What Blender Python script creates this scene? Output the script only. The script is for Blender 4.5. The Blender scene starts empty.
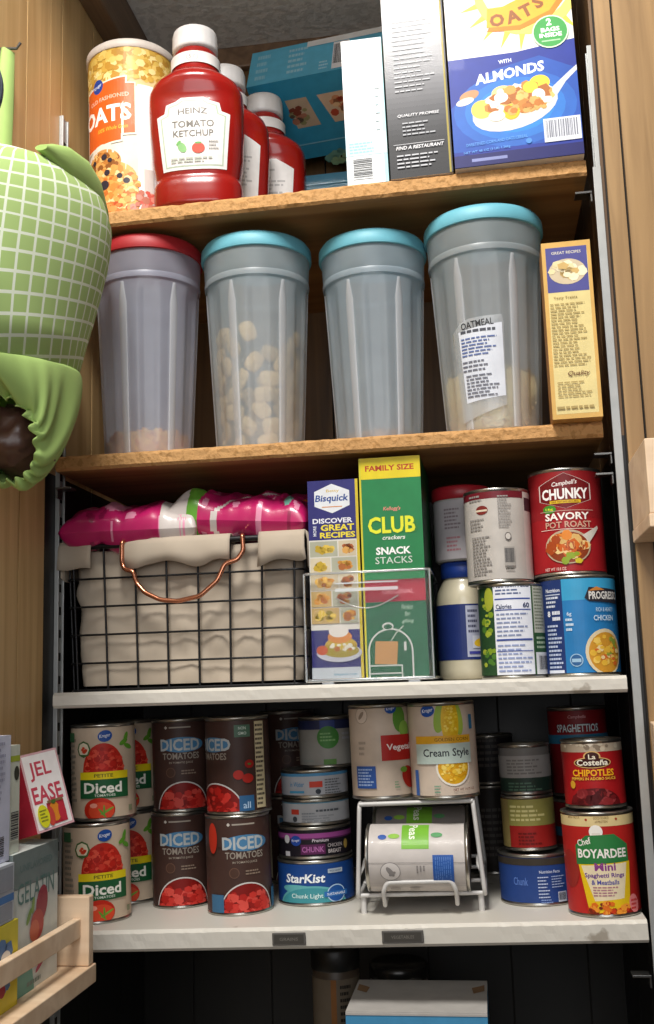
import bpy, math, random
from mathutils import Vector, Matrix, noise
from mathutils.geometry import tessellate_polygon
PI = math.pi
rnd = random.Random(7)
COL = bpy.context.scene.collection
W = 0.59
SH = {0: (0.0, .0206), 1: (.2372, .0), 2: (.4962, .0018), 3: (.7824, .0135), -1: (-.30, .0)}
CAM = Vector((.4524, -1.0891, .2372))

# ------------------------------------------------------------------ materials
def lin(c):
    return c / 12.92 if c <= .04045 else ((c + .055) / 1.055) ** 2.4
def rgb(h):
    h = h.lstrip('#')
    return tuple(lin(int(h[i:i + 2], 16) / 255) for i in (0, 2, 4)) + (1,)
MC = {}
def mat(h, rough=.5, metal=0, var=.06, scale=60, bump=0, coat=0, name=None):
    """plain coloured surface with a little procedural mottling"""
    key = (h, rough, metal, var, scale, bump, coat)
    if key in MC: return MC[key]
    m = bpy.data.materials.new(name or 'surface_' + h.lstrip('#')); m.use_nodes = True
    n = m.node_tree.nodes; l = m.node_tree.links; b = n['Principled BSDF']
    b.inputs['Roughness'].default_value = rough; b.inputs['Metallic'].default_value = metal
    b.inputs['Coat Weight'].default_value = coat; b.inputs['Specular IOR Level'].default_value = .28 if rough == .45 else .5
    tc = n.new('ShaderNodeTexCoord'); ns = n.new('ShaderNodeTexNoise'); ns.inputs['Scale'].default_value = scale
    l.new(tc.outputs['Object'], ns.inputs['Vector'])
    cr = n.new('ShaderNodeValToRGB'); c = rgb(h)
    cr.color_ramp.elements[0].position = .3; cr.color_ramp.elements[1].position = .7
    cr.color_ramp.elements[0].color = tuple(x * (1 - var) for x in c[:3]) + (1,)
    cr.color_ramp.elements[1].color = tuple(min(1, x * (1 + var)) for x in c[:3]) + (1,)
    l.new(ns.outputs['Fac'], cr.inputs['Fac']); l.new(cr.outputs['Color'], b.inputs['Base Color'])
    if bump:
        bp = n.new('ShaderNodeBump'); bp.inputs['Strength'].default_value = bump; bp.inputs['Distance'].default_value = .002
        l.new(ns.outputs['Fac'], bp.inputs['Height']); l.new(bp.outputs['Normal'], b.inputs['Normal'])
    MC[key] = m
    return m
def paper(h): return mat(h, .45, coat=.04)
def wood(name, a, b_, axis='Z', fine=1.0, rough=.45):
    m = bpy.data.materials.new(name); m.use_nodes = True
    n = m.node_tree.nodes; l = m.node_tree.links; b = n['Principled BSDF']; b.inputs['Roughness'].default_value = rough
    tc = n.new('ShaderNodeTexCoord'); mp = n.new('ShaderNodeMapping')
    sc = [38 * fine] * 3; sc['XYZ'.index(axis)] = 1.6 * fine
    mp.inputs['Scale'].default_value = sc
    ns = n.new('ShaderNodeTexNoise'); ns.inputs['Scale'].default_value = 1.4; ns.inputs['Detail'].default_value = 7; ns.inputs['Distortion'].default_value = .8
    l.new(tc.outputs['Object'], mp.inputs['Vector']); l.new(mp.outputs['Vector'], ns.inputs['Vector'])
    cr = n.new('ShaderNodeValToRGB'); cr.color_ramp.elements[0].position = .33; cr.color_ramp.elements[1].position = .62
    cr.color_ramp.elements[0].color = rgb(b_); cr.color_ramp.elements[1].color = rgb(a)
    l.new(ns.outputs['Fac'], cr.inputs['Fac']); l.new(cr.outputs['Color'], b.inputs['Base Color'])
    bp = n.new('ShaderNodeBump'); bp.inputs['Strength'].default_value = .15; bp.inputs['Distance'].default_value = .001
    l.new(ns.outputs['Fac'], bp.inputs['Height']); l.new(bp.outputs['Normal'], b.inputs['Normal'])
    return m
def speckle(name, base, chips, scale, thr, rough=.6, bump=.2, dist=.002):
    m = bpy.data.materials.new(name); m.use_nodes = True
    n = m.node_tree.nodes; l = m.node_tree.links; b = n['Principled BSDF']; b.inputs['Roughness'].default_value = rough
    tc = n.new('ShaderNodeTexCoord'); ns = n.new('ShaderNodeTexNoise'); ns.inputs['Scale'].default_value = scale; ns.inputs['Detail'].default_value = 5
    l.new(tc.outputs['Object'], ns.inputs['Vector'])
    cr = n.new('ShaderNodeValToRGB'); cr.color_ramp.elements[0].position = thr; cr.color_ramp.elements[1].position = thr + .05
    cr.color_ramp.elements[0].color = rgb(base); cr.color_ramp.elements[1].color = rgb(chips)
    l.new(ns.outputs['Fac'], cr.inputs['Fac']); l.new(cr.outputs['Color'], b.inputs['Base Color'])
    bp = n.new('ShaderNodeBump'); bp.inputs['Strength'].default_value = bump; bp.inputs['Distance'].default_value = dist
    l.new(ns.outputs['Fac'], bp.inputs['Height']); l.new(bp.outputs['Normal'], b.inputs['Normal'])
    return m
def sheer(name, h, opacity, rough=.25, gloss=.12):
    """translucent plastic: part clear, part milky, a little shine"""
    m = bpy.data.materials.new(name); m.use_nodes = True
    n = m.node_tree.nodes; l = m.node_tree.links; n.remove(n['Principled BSDF']); out = n['Material Output']
    tr = n.new('ShaderNodeBsdfTransparent'); di = n.new('ShaderNodeBsdfDiffuse'); tl = n.new('ShaderNodeBsdfTranslucent'); gl = n.new('ShaderNodeBsdfGlossy')
    di.inputs['Color'].default_value = rgb(h); tl.inputs['Color'].default_value = rgb(h); gl.inputs['Roughness'].default_value = rough
    tc = n.new('ShaderNodeTexCoord'); ns = n.new('ShaderNodeTexNoise'); ns.inputs['Scale'].default_value = 25
    l.new(tc.outputs['Object'], ns.inputs['Vector'])
    mr = n.new('ShaderNodeMapRange'); mr.inputs['To Min'].default_value = max(.001, opacity - .05); mr.inputs['To Max'].default_value = opacity + (.05 if opacity > .06 else .004)
    l.new(ns.outputs['Fac'], mr.inputs['Value'])
    a = n.new('ShaderNodeMixShader'); a.inputs[0].default_value = .5; l.new(di.outputs[0], a.inputs[1]); l.new(tl.outputs[0], a.inputs[2])
    b = n.new('ShaderNodeMixShader'); l.new(mr.outputs['Result'], b.inputs[0]); l.new(tr.outputs[0], b.inputs[1]); l.new(a.outputs[0], b.inputs[2])
    fr = n.new('ShaderNodeFresnel'); fr.inputs['IOR'].default_value = 1.45
    ma = n.new('ShaderNodeMath'); ma.operation = 'MULTIPLY_ADD'; ma.inputs[1].default_value = .8 if opacity > .06 else .06; ma.inputs[2].default_value = gloss * .3; l.new(fr.outputs[0], ma.inputs[0])
    c = n.new('ShaderNodeMixShader'); l.new(ma.outputs[0], c.inputs[0]); l.new(b.outputs[0], c.inputs[1]); l.new(gl.outputs[0], c.inputs[2])
    l.new(c.outputs[0], out.inputs['Surface'])
    return m
def grid_cloth(name, base, line, sp, wd):
    m = bpy.data.materials.new(name); m.use_nodes = True
    n = m.node_tree.nodes; l = m.node_tree.links; b = n['Principled BSDF']; b.inputs['Roughness'].default_value = .85
    tc = n.new('ShaderNodeTexCoord'); sx = n.new('ShaderNodeSeparateXYZ'); l.new(tc.outputs['UV'], sx.inputs[0])
    outs = []
    for k in (0, 1):
        md = n.new('ShaderNodeMath'); md.operation = 'PINGPONG'; md.inputs[1].default_value = sp / 2; l.new(sx.outputs[k], md.inputs[0])
        lt = n.new('ShaderNodeMath'); lt.operation = 'LESS_THAN'; lt.inputs[1].default_value = wd / 2; l.new(md.outputs[0], lt.inputs[0]); outs.append(lt)
    mx = n.new('ShaderNodeMath'); mx.operation = 'MAXIMUM'; l.new(outs[0].outputs[0], mx.inputs[0]); l.new(outs[1].outputs[0], mx.inputs[1])
    mc = n.new('ShaderNodeMix'); mc.data_type = 'RGBA'; l.new(mx.outputs[0], mc.inputs[0])
    mc.inputs[6].default_value = rgb(base); mc.inputs[7].default_value = rgb(line)
    l.new(mc.outputs[2], b.inputs['Base Color'])
    return m

# ------------------------------------------------------------------ objects
def tag(o, label=None, cat=None, group=None, kind=None):
    if label: o['label'] = label
    if cat: o['category'] = cat
    if group: o['group'] = group
    if kind: o['kind'] = kind
    return o
def thing(name, label, cat, loc=(0, 0, 0), rot=(0, 0, 0), group=None):
    o = bpy.data.objects.new(name, None); COL.objects.link(o); o.empty_display_size = .02
    o.location = loc; o.rotation_euler = rot
    return tag(o, label, cat, group)
class MB:
    def __init__(s): s.v = []; s.f = []; s.m = []; s.sm = []; s.mats = []; s.uv = {}
    def mi(s, m):
        if m not in s.mats: s.mats.append(m)
        return s.mats.index(m)
    def add(s, vs, fs, m, smooth=False):
        b = len(s.v); s.v += [tuple(x) for x in vs]; i = s.mi(m)
        for f in fs: s.f.append([b + k for k in f]); s.m.append(i); s.sm.append(smooth)
        return s
    def box(s, x0, x1, y0, y1, z0, z1, m, M=None):
        vs = [Vector((x, y, z)) for z in (z0, z1) for y in (y0, y1) for x in (x0, x1)]
        if M: vs = [M @ v for v in vs]
        return s.add(vs, [(0, 2, 3, 1), (4, 5, 7, 6), (0, 1, 5, 4), (2, 6, 7, 3), (0, 4, 6, 2), (1, 3, 7, 5)], m)
    def rings(s, rs, m, smooth=True, cap0=True, cap1=True, closed=True):
        n = len(rs[0]); vs = [p for r in rs for p in r]; fs = []
        for i in range(len(rs) - 1):
            for j in range(n if closed else n - 1):
                k = (j + 1) % n; fs.append((i * n + j, i * n + k, (i + 1) * n + k, (i + 1) * n + j))
        s.add(vs, fs, m, smooth)
        if cap0: s.add(rs[0], [tuple(range(n))[::-1]], m)
        if cap1: s.add(rs[-1], [tuple(range(n))], m)
        return s
    def lathe(s, prof, m, n=48, c=(0, 0, 0), ay=1, e=2, smooth=True, cap0=True, cap1=True, fr=None):
        rs = []
        for r, z in prof:
            ring = []
            for j in range(n):
                t = 2 * PI * j / n; cx, sy = math.cos(t), math.sin(t)
                k = 1 if e == 2 else 1 / (abs(cx) ** e + abs(sy) ** e) ** (1 / e)
                q = r * k * (fr(t, z) if fr else 1)
                ring.append((c[0] + q * cx, c[1] + q * ay * sy, c[2] + z))
            rs.append(ring)
        return s.rings(rs, m, smooth, cap0, cap1)
    def tube(s, pts, r, m, n=8, closed=False):
        P = [Vector(p) for p in pts]; rs = []; L = len(P); up = None
        for i in range(L):
            a = P[(i - 1) % L] if (closed or i > 0) else P[i]; b = P[(i + 1) % L] if (closed or i < L - 1) else P[i]
            t = (b - a).normalized()
            if up is None:
                up = Vector((0, 0, 1)) if abs(t.z) < .9 else Vector((0, 1, 0))
            x = t.cross(up).normalized(); up = x.cross(t).normalized()
            rs.append([P[i] + r * (math.cos(2 * PI * k / n) * x + math.sin(2 * PI * k / n) * up) for k in range(n)])
        if closed:
            rs.append(rs[0])
            # align seam
        return s.rings(rs, m, True, not closed, not closed)
    def build(s, name, parent=None, bevel=0, solid=0):
        me = bpy.data.meshes.new(name); me.from_pydata(s.v, [], s.f)
        for m in s.mats: me.materials.append(m)
        me.polygons.foreach_set('material_index', s.m); me.polygons.foreach_set('use_smooth', s.sm)
        if s.uv:
            u = me.uv_layers.new(name='UVMap')
            for lp in me.loops: u.data[lp.index].uv = s.uv.get(lp.vertex_index, (0, 0))
        me.update()
        o = bpy.data.objects.new(name, me); COL.objects.link(o)
        if parent: o.parent = parent
        if bevel:
            b = o.modifiers.new('bevel', 'BEVEL'); b.width = bevel; b.segments = 2; b.limit_method = 'ANGLE'; b.angle_limit = .7
        if solid:
            b = o.modifiers.new('solid', 'SOLIDIFY'); b.thickness = solid; b.offset = 0
        return o
def fillet(pts, r, n=5, closed=False):
    P = [Vector(p) for p in pts]; out = []; L = len(P)
    for i in range(L):
        if not closed and i in (0, L - 1): out.append(P[i]); continue
        a, b, c = P[i - 1], P[i], P[(i + 1) % L]
        d0 = (a - b); d1 = (c - b); rr = min(r, d0.length * .45, d1.length * .45)
        p0 = b + d0.normalized() * rr; p1 = b + d1.normalized() * rr
        for k in range(n + 1):
            t = k / n; out.append(p0 * (1 - t) ** 2 + b * 2 * t * (1 - t) + p1 * t * t)
    return out
def zs(k, x): return SH[k][0] + SH[k][1] * (x - W / 2)
def face_cam(x, y): return math.atan2(CAM.x - x, -(CAM.y - y))   # yaw so that local -Y looks to the room's middle

# ------------------------------------------------------------------ printing
TXT = {}
def text_tris(s, bold=0):
    key = (s, bold)
    if key in TXT: return TXT[key]
    cu = bpy.data.curves.new('t', 'FONT'); cu.body = s; cu.size = 1; cu.resolution_u = 2; cu.offset = bold * .55
    ob = bpy.data.objects.new('t', cu); COL.objects.link(ob)
    dg = bpy.context.evaluated_depsgraph_get(); ev = ob.evaluated_get(dg); me = ev.to_mesh()
    vs = [(v.co.x, v.co.y) for v in me.vertices]; fs = [tuple(p.vertices) for p in me.polygons]
    ev.to_mesh_clear(); bpy.data.objects.remove(ob); bpy.data.curves.remove(cu)
    xs = [v[0] for v in vs] or [0, 1]; ys = [v[1] for v in vs] or [0, 1]
    TXT[key] = (vs, fs, min(xs), max(xs), min(ys), max(ys))
    return TXT[key]
class Ink:
    """flat artwork: convex polygons with a layer and a colour, later wrapped on a surface"""
    def __init__(s): s.p = []; s.l = 0
    def poly(s, pts, c, raw=False):
        s.l += 1; m = paper(c) if isinstance(c, str) else c
        if len(pts) <= 4 or raw: s.p.append((list(pts), s.l, m)); return s
        for t in tessellate_polygon([[Vector((a, b, 0)) for a, b in pts]]):
            s.p.append(([pts[i] for i in t], s.l, m))
        return s
    def rect(s, x0, x1, y0, y1, c): return s.poly([(x0, y0), (x1, y0), (x1, y1), (x0, y1)], c)
    def ell(s, cx, cy, rx, ry, c, rot=0, n=24, a0=0, a1=2 * PI):
        pts = []
        k = n if a1 - a0 >= 2 * PI - .01 else n + 1
        for i in range(k):
            t = a0 + (a1 - a0) * i / n; x, y = rx * math.cos(t), ry * math.sin(t)
            pts.append((cx + x * math.cos(rot) - y * math.sin(rot), cy + x * math.sin(rot) + y * math.cos(rot)))
        return s.poly(pts, c, raw=True)
    def text(s, t, cx, cy, h, c, w=None, bold=.02, rot=0, shear=0, arc=0):
        vs, fs, x0, x1, y0, y1 = text_tris(t, bold); s.l += 1; m = paper(c) if isinstance(c, str) else c
        ky = h / max(.01, y1 - y0); kx = (w / (x1 - x0)) if w else ky
        mx, my = (x0 + x1) / 2, (y0 + y1) / 2; V = []
        for x, y in vs:
            a, b = (x - mx) * kx, (y - my) * ky; a += b * shear; b += arc * a * a
            V.append((cx + a * math.cos(rot) - b * math.sin(rot), cy + a * math.sin(rot) + b * math.cos(rot)))
        for f in fs: s.p.append(([V[i] for i in f], s.l, m))
        return s
    def lines(s, x0, x1, y0, y1, n, c, fill=.5, seed=1):
        r = random.Random(seed); dy = (y1 - y0) / n; s.l += 1; m = paper(c)
        for i in range(n):
            y = y1 - (i + .75) * dy; x = x0; e = x1 - (x1 - x0) * (r.random() * .35)
            while x < e:
                w = (x1 - x0) * r.uniform(.08, .2); xe = min(x + w, e)
                s.p.append(([(x, y), (xe, y), (xe, y + dy * fill), (x, y + dy * fill)], s.l, m)); x = xe + (x1 - x0) * .03
        return s
    def blobs(s, cx, cy, rx, ry, n, cols, size, seed=1, top=False, sq=1.0):
        r = random.Random(seed)
        for i in range(n):
            a = r.random() * 2 * PI; q = math.sqrt(r.random())
            x = cx + rx * q * math.cos(a); y = cy + ry * q * math.sin(a)
            if top and y < cy: y = 2 * cy - y
            k = r.randint(5, 7); ph = r.random() * 6; sz = size * r.uniform(.6, 1.15); st = r.uniform(.6, 1) * sq
            pts = []
            for j in range(k):
                t = ph + 2 * PI * j / k; pts.append((x + sz * math.cos(t), y + sz * st * math.sin(t)))
            if i % 6 == 0: s.l += 1
            s.p.append((pts, s.l, paper(r.choice(cols))))
        return s
    def barcode(s, x0, x1, y0, y1, vert=True, bg='#e8e8ec', fg='#333338'):
        s.rect(x0, x1, y0, y1, bg); s.l += 1; m = paper(fg); r = random.Random(3)
        if vert:
            x = x0 + (x1 - x0) * .06; yy = y0 + (y1 - y0) * .18
            while x < x1 - (x1 - x0) * .08:
                w = (x1 - x0) * r.choice((.012, .024, .036)); s.p.append(([(x, yy), (x + w, yy), (x + w, y1 - (y1 - y0) * .08), (x, y1 - (y1 - y0) * .08)], s.l, m)); x += w + (x1 - x0) * r.choice((.015, .03))
        else:
            y = y0 + (y1 - y0) * .06
            while y < y1 - (y1 - y0) * .08:
                w = (y1 - y0) * r.choice((.015, .03, .05)); s.p.append(([(x0 + .001, y), (x1 - .001, y), (x1 - .001, y + w), (x0 + .001, y + w)], s.l, m)); y += w + (y1 - y0) * r.choice((.02, .035))
        return s
    def onto(s, mb, fn, du=None, dv=None, clip=None, base=0):
        lv = sorted({l for _, l, _ in s.p}); rank = {l: i for i, l in enumerate(lv)}; n = max(1, len(lv))
        step = min(.00018, .0016 / n)
        for pts, l, m in s.p:
            P = [pts]
            if clip: P = [q for q in (cut(cut(cut(cut(p, 0, clip[0], 1), 0, clip[1], -1), 1, clip[2], 1), 1, clip[3], -1) for p in P) if len(q) > 2]
            if du: P = strips(P, 0, du)
            if dv: P = strips(P, 1, dv)
            z = base + (rank[l] + 1) * step
            for q in P: mb.add([fn(a, b, z) for a, b in q], [tuple(range(len(q)))], m)
def cut(p, ax, val, sg):
    if len(p) < 3: return []
    out = []
    for i in range(len(p)):
        a, b = p[i - 1], p[i]; da, db = (a[ax] - val) * sg, (b[ax] - val) * sg
        if (da < 0) != (db < 0):
            t = da / (da - db); out.append((a[0] + (b[0] - a[0]) * t, a[1] + (b[1] - a[1]) * t))
        if db >= 0: out.append(b)
    return out
def strips(P, ax, d):
    out = []
    for p in P:
        lo = min(q[ax] for q in p); hi = max(q[ax] for q in p)
        i0, i1 = math.floor(lo / d), math.ceil(hi / d)
        if i1 - i0 <= 1: out.append(p); continue
        for i in range(i0, i1):
            q = cut(cut(p, ax, i * d, 1), ax, (i + 1) * d, -1)
            if len(q) > 2: out.append(q)
    return out
def flat_print(ink, name, parent, w, h, y=0, side=None, clip=True):
    """print on a front face (y = const) or on a side face (x = side)"""
    mb = MB()
    fn = (lambda u, v, l: (u, y - l, v)) if side is None else ((lambda u, v, l: (side + l, u, v)) if side > 0 else (lambda u, v, l: (side - l, -u, v)))
    ink.onto(mb, fn, clip=(-w / 2, w / 2, 0, h) if clip and side is None else clip if side is not None and clip is not True else None)
    return mb
SIL = mat('#b9b6ae', .28, metal=.95, var=.08)
DKM = mat('#6b6a68', .35, metal=.9)

def can(name, label, x, y, z, R, H, base, art, k=0, group=None, du=0, top=True, cat='can', vs=1.0, rim=SIL, body=None, turn=0):
    t = SH[k][1]
    root = thing(name, label, cat, (x, y, z), (0, -math.atan(t), face_cam(x, y) + turn), group)
    r = R
    mb = MB(); g = .0022
    prof = [(r * .9, .0012), (r * .96, 0), (r + .0006, .0006), (r + .0006, g), (r - .0005, g + .0012), (r - .0005, H - g - .0012), (r + .0006, H - g), (r + .0006, H - .0004), (r - .0008, H), (r - .0014, H - .003)]
    mb.lathe(prof, rim, 56, cap0=True, cap1=False); mb.build('metal_body', root)
    lb = MB(); m = paper(base); z0, z1 = g + .0016, H - g - .0016
    lb.lathe([(r + .0002, z0), (r + .0002, z1)], m, 72, cap0=False, cap1=False)
    ink = Ink(); art(ink, R, H / vs)
    def fn(u, v, l):
        a = (u + du) / R; q = r + .00025 + l
        return (q * math.sin(a), -q * math.cos(a), v * vs)
    ink.onto(lb, fn, du=R * .075, clip=(-R * 2.2, R * 2.2, z0 / vs, z1 / vs))
    lb.build('paper_label', root)
    if top:
        tb = MB(); tb.lathe([(r - .0014, H - .003), (r * .86, H - .0034), (r * .84, H - .0026), (r * .6, H - .0026), (r * .58, H - .0032), (.0005, H - .0032)], rim, 48, cap0=False, cap1=True)
        tb.build('lid', root)
    return root

# ------------------------------------------------------------------ artwork
def kroger(i, x, y, r): i.ell(x, y, r * 1.25, r, '#1f4fa0', rot=.2).text('Kroger', x, y, r * .8, '#e9eef8', w=r * 1.9, rot=.15, shear=.2)
def art_kroger_diced(i, R, H):
    i.ell(.001, .052, .0235, .031, '#c22a1c', a0=0, a1=PI)
    i.blobs(.001, .053, .021, .026, 90, ['#d8392a', '#c42417', '#e2523c', '#b01e14'], .0035, 5, top=True)
    kroger(i, .003, .0905, .0062)
    i.ell(-.021, .077, .0085, .009, '#4b6b3c', n=8).ell(-.021, .077, .0068, .0072, '#e8dcc0', n=8).blobs(-.021, .077, .003, .003, 5, ['#c9301f', '#d84a2a'], .003, 2).rect(-.024, -.018, .069, .0715, '#4b6b3c')
    for a, b, r in ((.024, .083, .5), (.03, .078, -.4), (.027, .088, 1.2)): i.ell(a, b, .006, .0026, '#5f9a2f', rot=r)
    i.rect(-.0255, .0285, .0445, .0525, '#e6cf1c').text('PETITE', .001, .0485, .0036, '#6f6a1c', w=.02, bold=.04)
    i.rect(-.0255, .0285, .0245, .0445, '#1e5a34').text('Diced', .0, .0355, .0115, '#f1efe4', w=.041, bold=.05).text('TOMATOES', .002, .0275, .0026, '#dfe6d8', w=.022)
    i.ell(-.004, .0125, .0165, .0125, '#c62a16').ell(-.002, .011, .0135, .0095, '#dd4a2a').ell(-.010, .017, .004, .0025, '#ee9a86').ell(.004, .011, .008, .0012, '#7aa83a', rot=.5).ell(-.001, .009, .0062, .0011, '#6a9a30', rot=-.9).ell(.001, .012, .0055, .001, '#6a9a30', rot=1.6)
    i.rect(.029, .0345, .009, .015, '#8a8f70').lines(-.044, -.03, .02, .09, 12, '#8d8577', seed=4)
    i.rect(-.046, -.034, .085, .095, '#3f6b44')
def art_brown(i, R, H):
    i.ell(-.017, .094, .002, .002, '#c9c2b8', n=4).rect(-.013, .012, .0932, .0948, '#a69c90')
    i.rect(-.03, .03, .069, .071, '#3a2620')
    i.ell(.002, .0745, .026, .0085, '#4a7ea6')
    i.text('DICED', -.001, .0745, .0135, '#b2b7b8', w=.047, bold=.05).text('TOMATOES', 0, .062, .0072, '#9a9085', w=.043, bold=.03).text('IN TOMATO JUICE', 0, .0545, .0028, '#a69a8c', w=.027)
    i.ell(-.012, .044, .0055, .0055, '#6b4d40', n=20).ell(-.012, .044, .0047, .0047, '#4d352b').lines(0, .02, .041, .047, 2, '#8a7768', seed=6)
    i.ell(.002, .0, .0318, .034, '#c9c6c2', a0=0, a1=PI).ell(.002, 0, .0305, .0325, '#7a1410', a0=0, a1=PI)
    i.blobs(.002, .002, .027, .026, 60, ['#a81e18', '#c4322a', '#8a1410', '#d0493f'], .0048, 9, top=True)
    i.rect(.034, .06, .002, .024, '#3a6688').rect(.047, .06, .03, .098, '#cfc4a8').lines(.048, .059, .032, .096, 16, '#5a5044', seed=8)
def art_brown_side(i, R, H):
    i.rect(-.042, .06, 0, H, '#45302a')
    i.ell(-.03, .0745, .022, .008, '#4a7ea6').text('DICED', -.031, .0745, .0135, '#b2b7b8', w=.047, bold=.05).text('TOMATOES', -.034, .062, .0072, '#9a9085', w=.043, bold=.03)
    i.ell(-.028, 0, .0338, .034, '#c9c6c2', a0=0, a1=PI).ell(-.028, 0, .0325, .0325, '#7a1410', a0=0, a1=PI)
    i.blobs(-.03, .002, .027, .025, 50, ['#a81e18', '#c4322a', '#8a1410'], .0048, 9, top=True)
    i.rect(-.003, .014, .082, .095, '#4d6b58').text('NON', .0055, .0915, .0032, '#c9d4c8', w=.008).text('GMO', .0055, .086, .0032, '#c9d4c8', w=.009)
    i.ell(0, .042, .0055, .005, '#b02a20').ell(.012, .053, .005, .0045, '#9a2018').ell(.01, .038, .006, .005, '#a8251c').ell(.012, .053, .002, .001, '#4f7a34')
    i.rect(.0, .016, .002, .02, '#2f5c86').text('all', .008, .01, .007, '#aac4dc')
    i.rect(.019, .031, .006, .098, '#cfc09a').lines(.0197, .0305, .008, .096, 18, '#4a4038', seed=8)
def art_starkist(i, R, H):
    i.ell(-.006, .0, .042, .0215, '#5fa8ac', a0=0, a1=PI).ell(-.02, .018, .022, .0045, '#5fa8ac', rot=-.05).ell(-.006, .0, .039, .0195, '#3f8f98', a0=0, a1=PI)
    i.text('StarKist', -.013, .0295, .0095, '#eef3f7', w=.046, bold=.05, shear=.15).text('Chunk Light', -.011, .0105, .0062, '#cfe6e4', w=.036, bold=.02)
    i.rect(.013, .031, .034, .0385, '#aab6c4').text('WILD CAUGHT', .022, .0362, .0018, '#26425e', w=.014)
    i.ell(.022, .0125, .011, .0095, '#a9c6de').ell(.022, .0125, .0098, .0083, '#1b4f96').rect(.008, .036, .0095, .015, '#2c68ad').text('SUSTAINABLE', .022, .0122, .0026, '#dfe8f2', w=.022)
def art_chicken(i, R, H):
    i.rect(-.09, .09, .023, .028, '#9c4a90').rect(-.09, .09, .0215, .023, '#5e2a58').ell(-.022, .0205, .0065, .0055, '#24479a').text('Kroger', -.022, .0205, .0035, '#dfe4f2', w=.01, rot=.1)
    i.ell(-.034, .022, .004, .0045, '#c9c9cc').rect(-.037, -.03, .004, .009, '#c0bfc4').text('Premium', .006, .0205, .0035, '#dcd3dc', w=.018, shear=.15)
    i.rect(-.016, .011, .006, .0165, '#5c2452').text('CHUNK', -.0025, .0112, .006, '#b36aa8', w=.024, bold=.04).text('CHICKEN', .0225, .0145, .0038, '#bcb3b4', w=.018).text('BREAST', .022, .0085, .0042, '#c6bdbd', w=.016, bold=.03).ell(.037, .014, .003, .005, '#b0934a')
def art_tuna(i, R, H):
    i.rect(-.09, .09, H - .007, H, '#4f8db8').text('in Water', -.021, .0155, .0055, '#4f8db8', w=.018, shear=.15).rect(-.031, -.012, .006, .0085, '#4a9ac4')
    i.rect(-.006, .0085, .012, .0185, '#c9402f').ell(.0035, .0075, .003, .0028, '#333a44').lines(.011, .033, .004, .021, 6, '#6f7276', seed=12)
def art_tuna2(i, R, H):
    i.rect(-.09, .09, H - .005, H, '#5f8ca2').rect(-.03, -.0195, .0125, .018, '#c44232').ell(-.025, .0075, .003, .003, '#42474e').lines(-.016, .0, .006, .015, 3, '#8a8f94', seed=3).lines(.0, .03, .014, .0185, 1, '#5a5f66', seed=4).lines(-.016, .03, .004, .012, 3, '#9a9da2', seed=5)
def art_greencircle(i, R, H):
    i.rect(-.09, .09, H - .014, H, '#262c4e').rect(-.007, .01, H - .014, H, '#31407e').ell(.002, .034, .0125, .0125, '#3f7a35').lines(-.007, .011, .029, .04, 3, '#7aa868', seed=2).lines(-.03, -.014, .006, .011, 1, '#8a908a', seed=3).rect(-.004, .01, .004, .01, '#56803f').lines(.018, .03, .03, .04, 2, '#9a9aa0', seed=7)
def art_vegetable(i, R, H):
    i.ell(-.021, .088, .0078, .0088, '#9a8878').ell(-.021, .088, .0072, .0082, '#d9c8b8').ell(-.021, .088, .005, .002, '#9a8878', rot=.9)
    i.lines(-.026, -.016, .045, .062, 3, '#a8998a', seed=4)
    i.ell(.022, .083, .008, .014, '#5c8f35').ell(.028, .072, .007, .009, '#87b04a').rect(0, .05, .04, .0665, '#b3261f').text('Vegetable', .026, .053, .0085, '#f3e8e4', w=.041, bold=.04)
    i.ell(.031, .022, .009, .012, '#a8251b', rot=.4).ell(.024, .03, .0045, .003, '#6e9a38')
    kroger(i, .012, .094, .005)
    i.rect(-.03, -.007, .012, .035, '#2f559c').lines(-.028, -.009, .014, .033, 6, '#9db2d8', seed=3).lines(.012, .018, .011, .019, 3, '#7ea080', seed=2)
def art_corn(i, R, H):
    i.ell(-.0, .086, .007, .019, '#8fae3f', rot=-.25).ell(.016, .084, .007, .02, '#a8bf4a', rot=.2).ell(.009, .078, .0095, .025, '#e3b81c')
    i.blobs(.009, .079, .008, .021, 70, ['#f0cf3a', '#e0b016', '#f6dc60'], .0016, 4)
    kroger(i, -.014, .0905, .0062)
    i.ell(.01, .032, .0185, .019, '#e9e4d8').ell(.01, .032, .0165, .017, '#d8a520').blobs(.01, .032, .014, .014, 80, ['#eec23a', '#f5d666', '#d79b18'], .0025, 6)
    i.rect(-.03, .031, .0565, .0645, '#e2a828').text('GOLDEN CORN', .01, .0605, .0035, '#8a6410', w=.036, bold=.02).rect(-.03, .031, .036, .0565, '#bfcfc6').text('Cream Style', .0035, .0462, .0105, '#30343a', w=.049, bold=.03)
    i.rect(-.034, -.029, .004, .03, '#3c62a8').rect(.031, .036, .07, .085, '#2f6f98').lines(-.011, -.004, .006, .015, 3, '#74a088', seed=3).text('NET WT 14.75 OZ', .02, .0095, .0026, '#7a4a42', w=.024)
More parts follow.
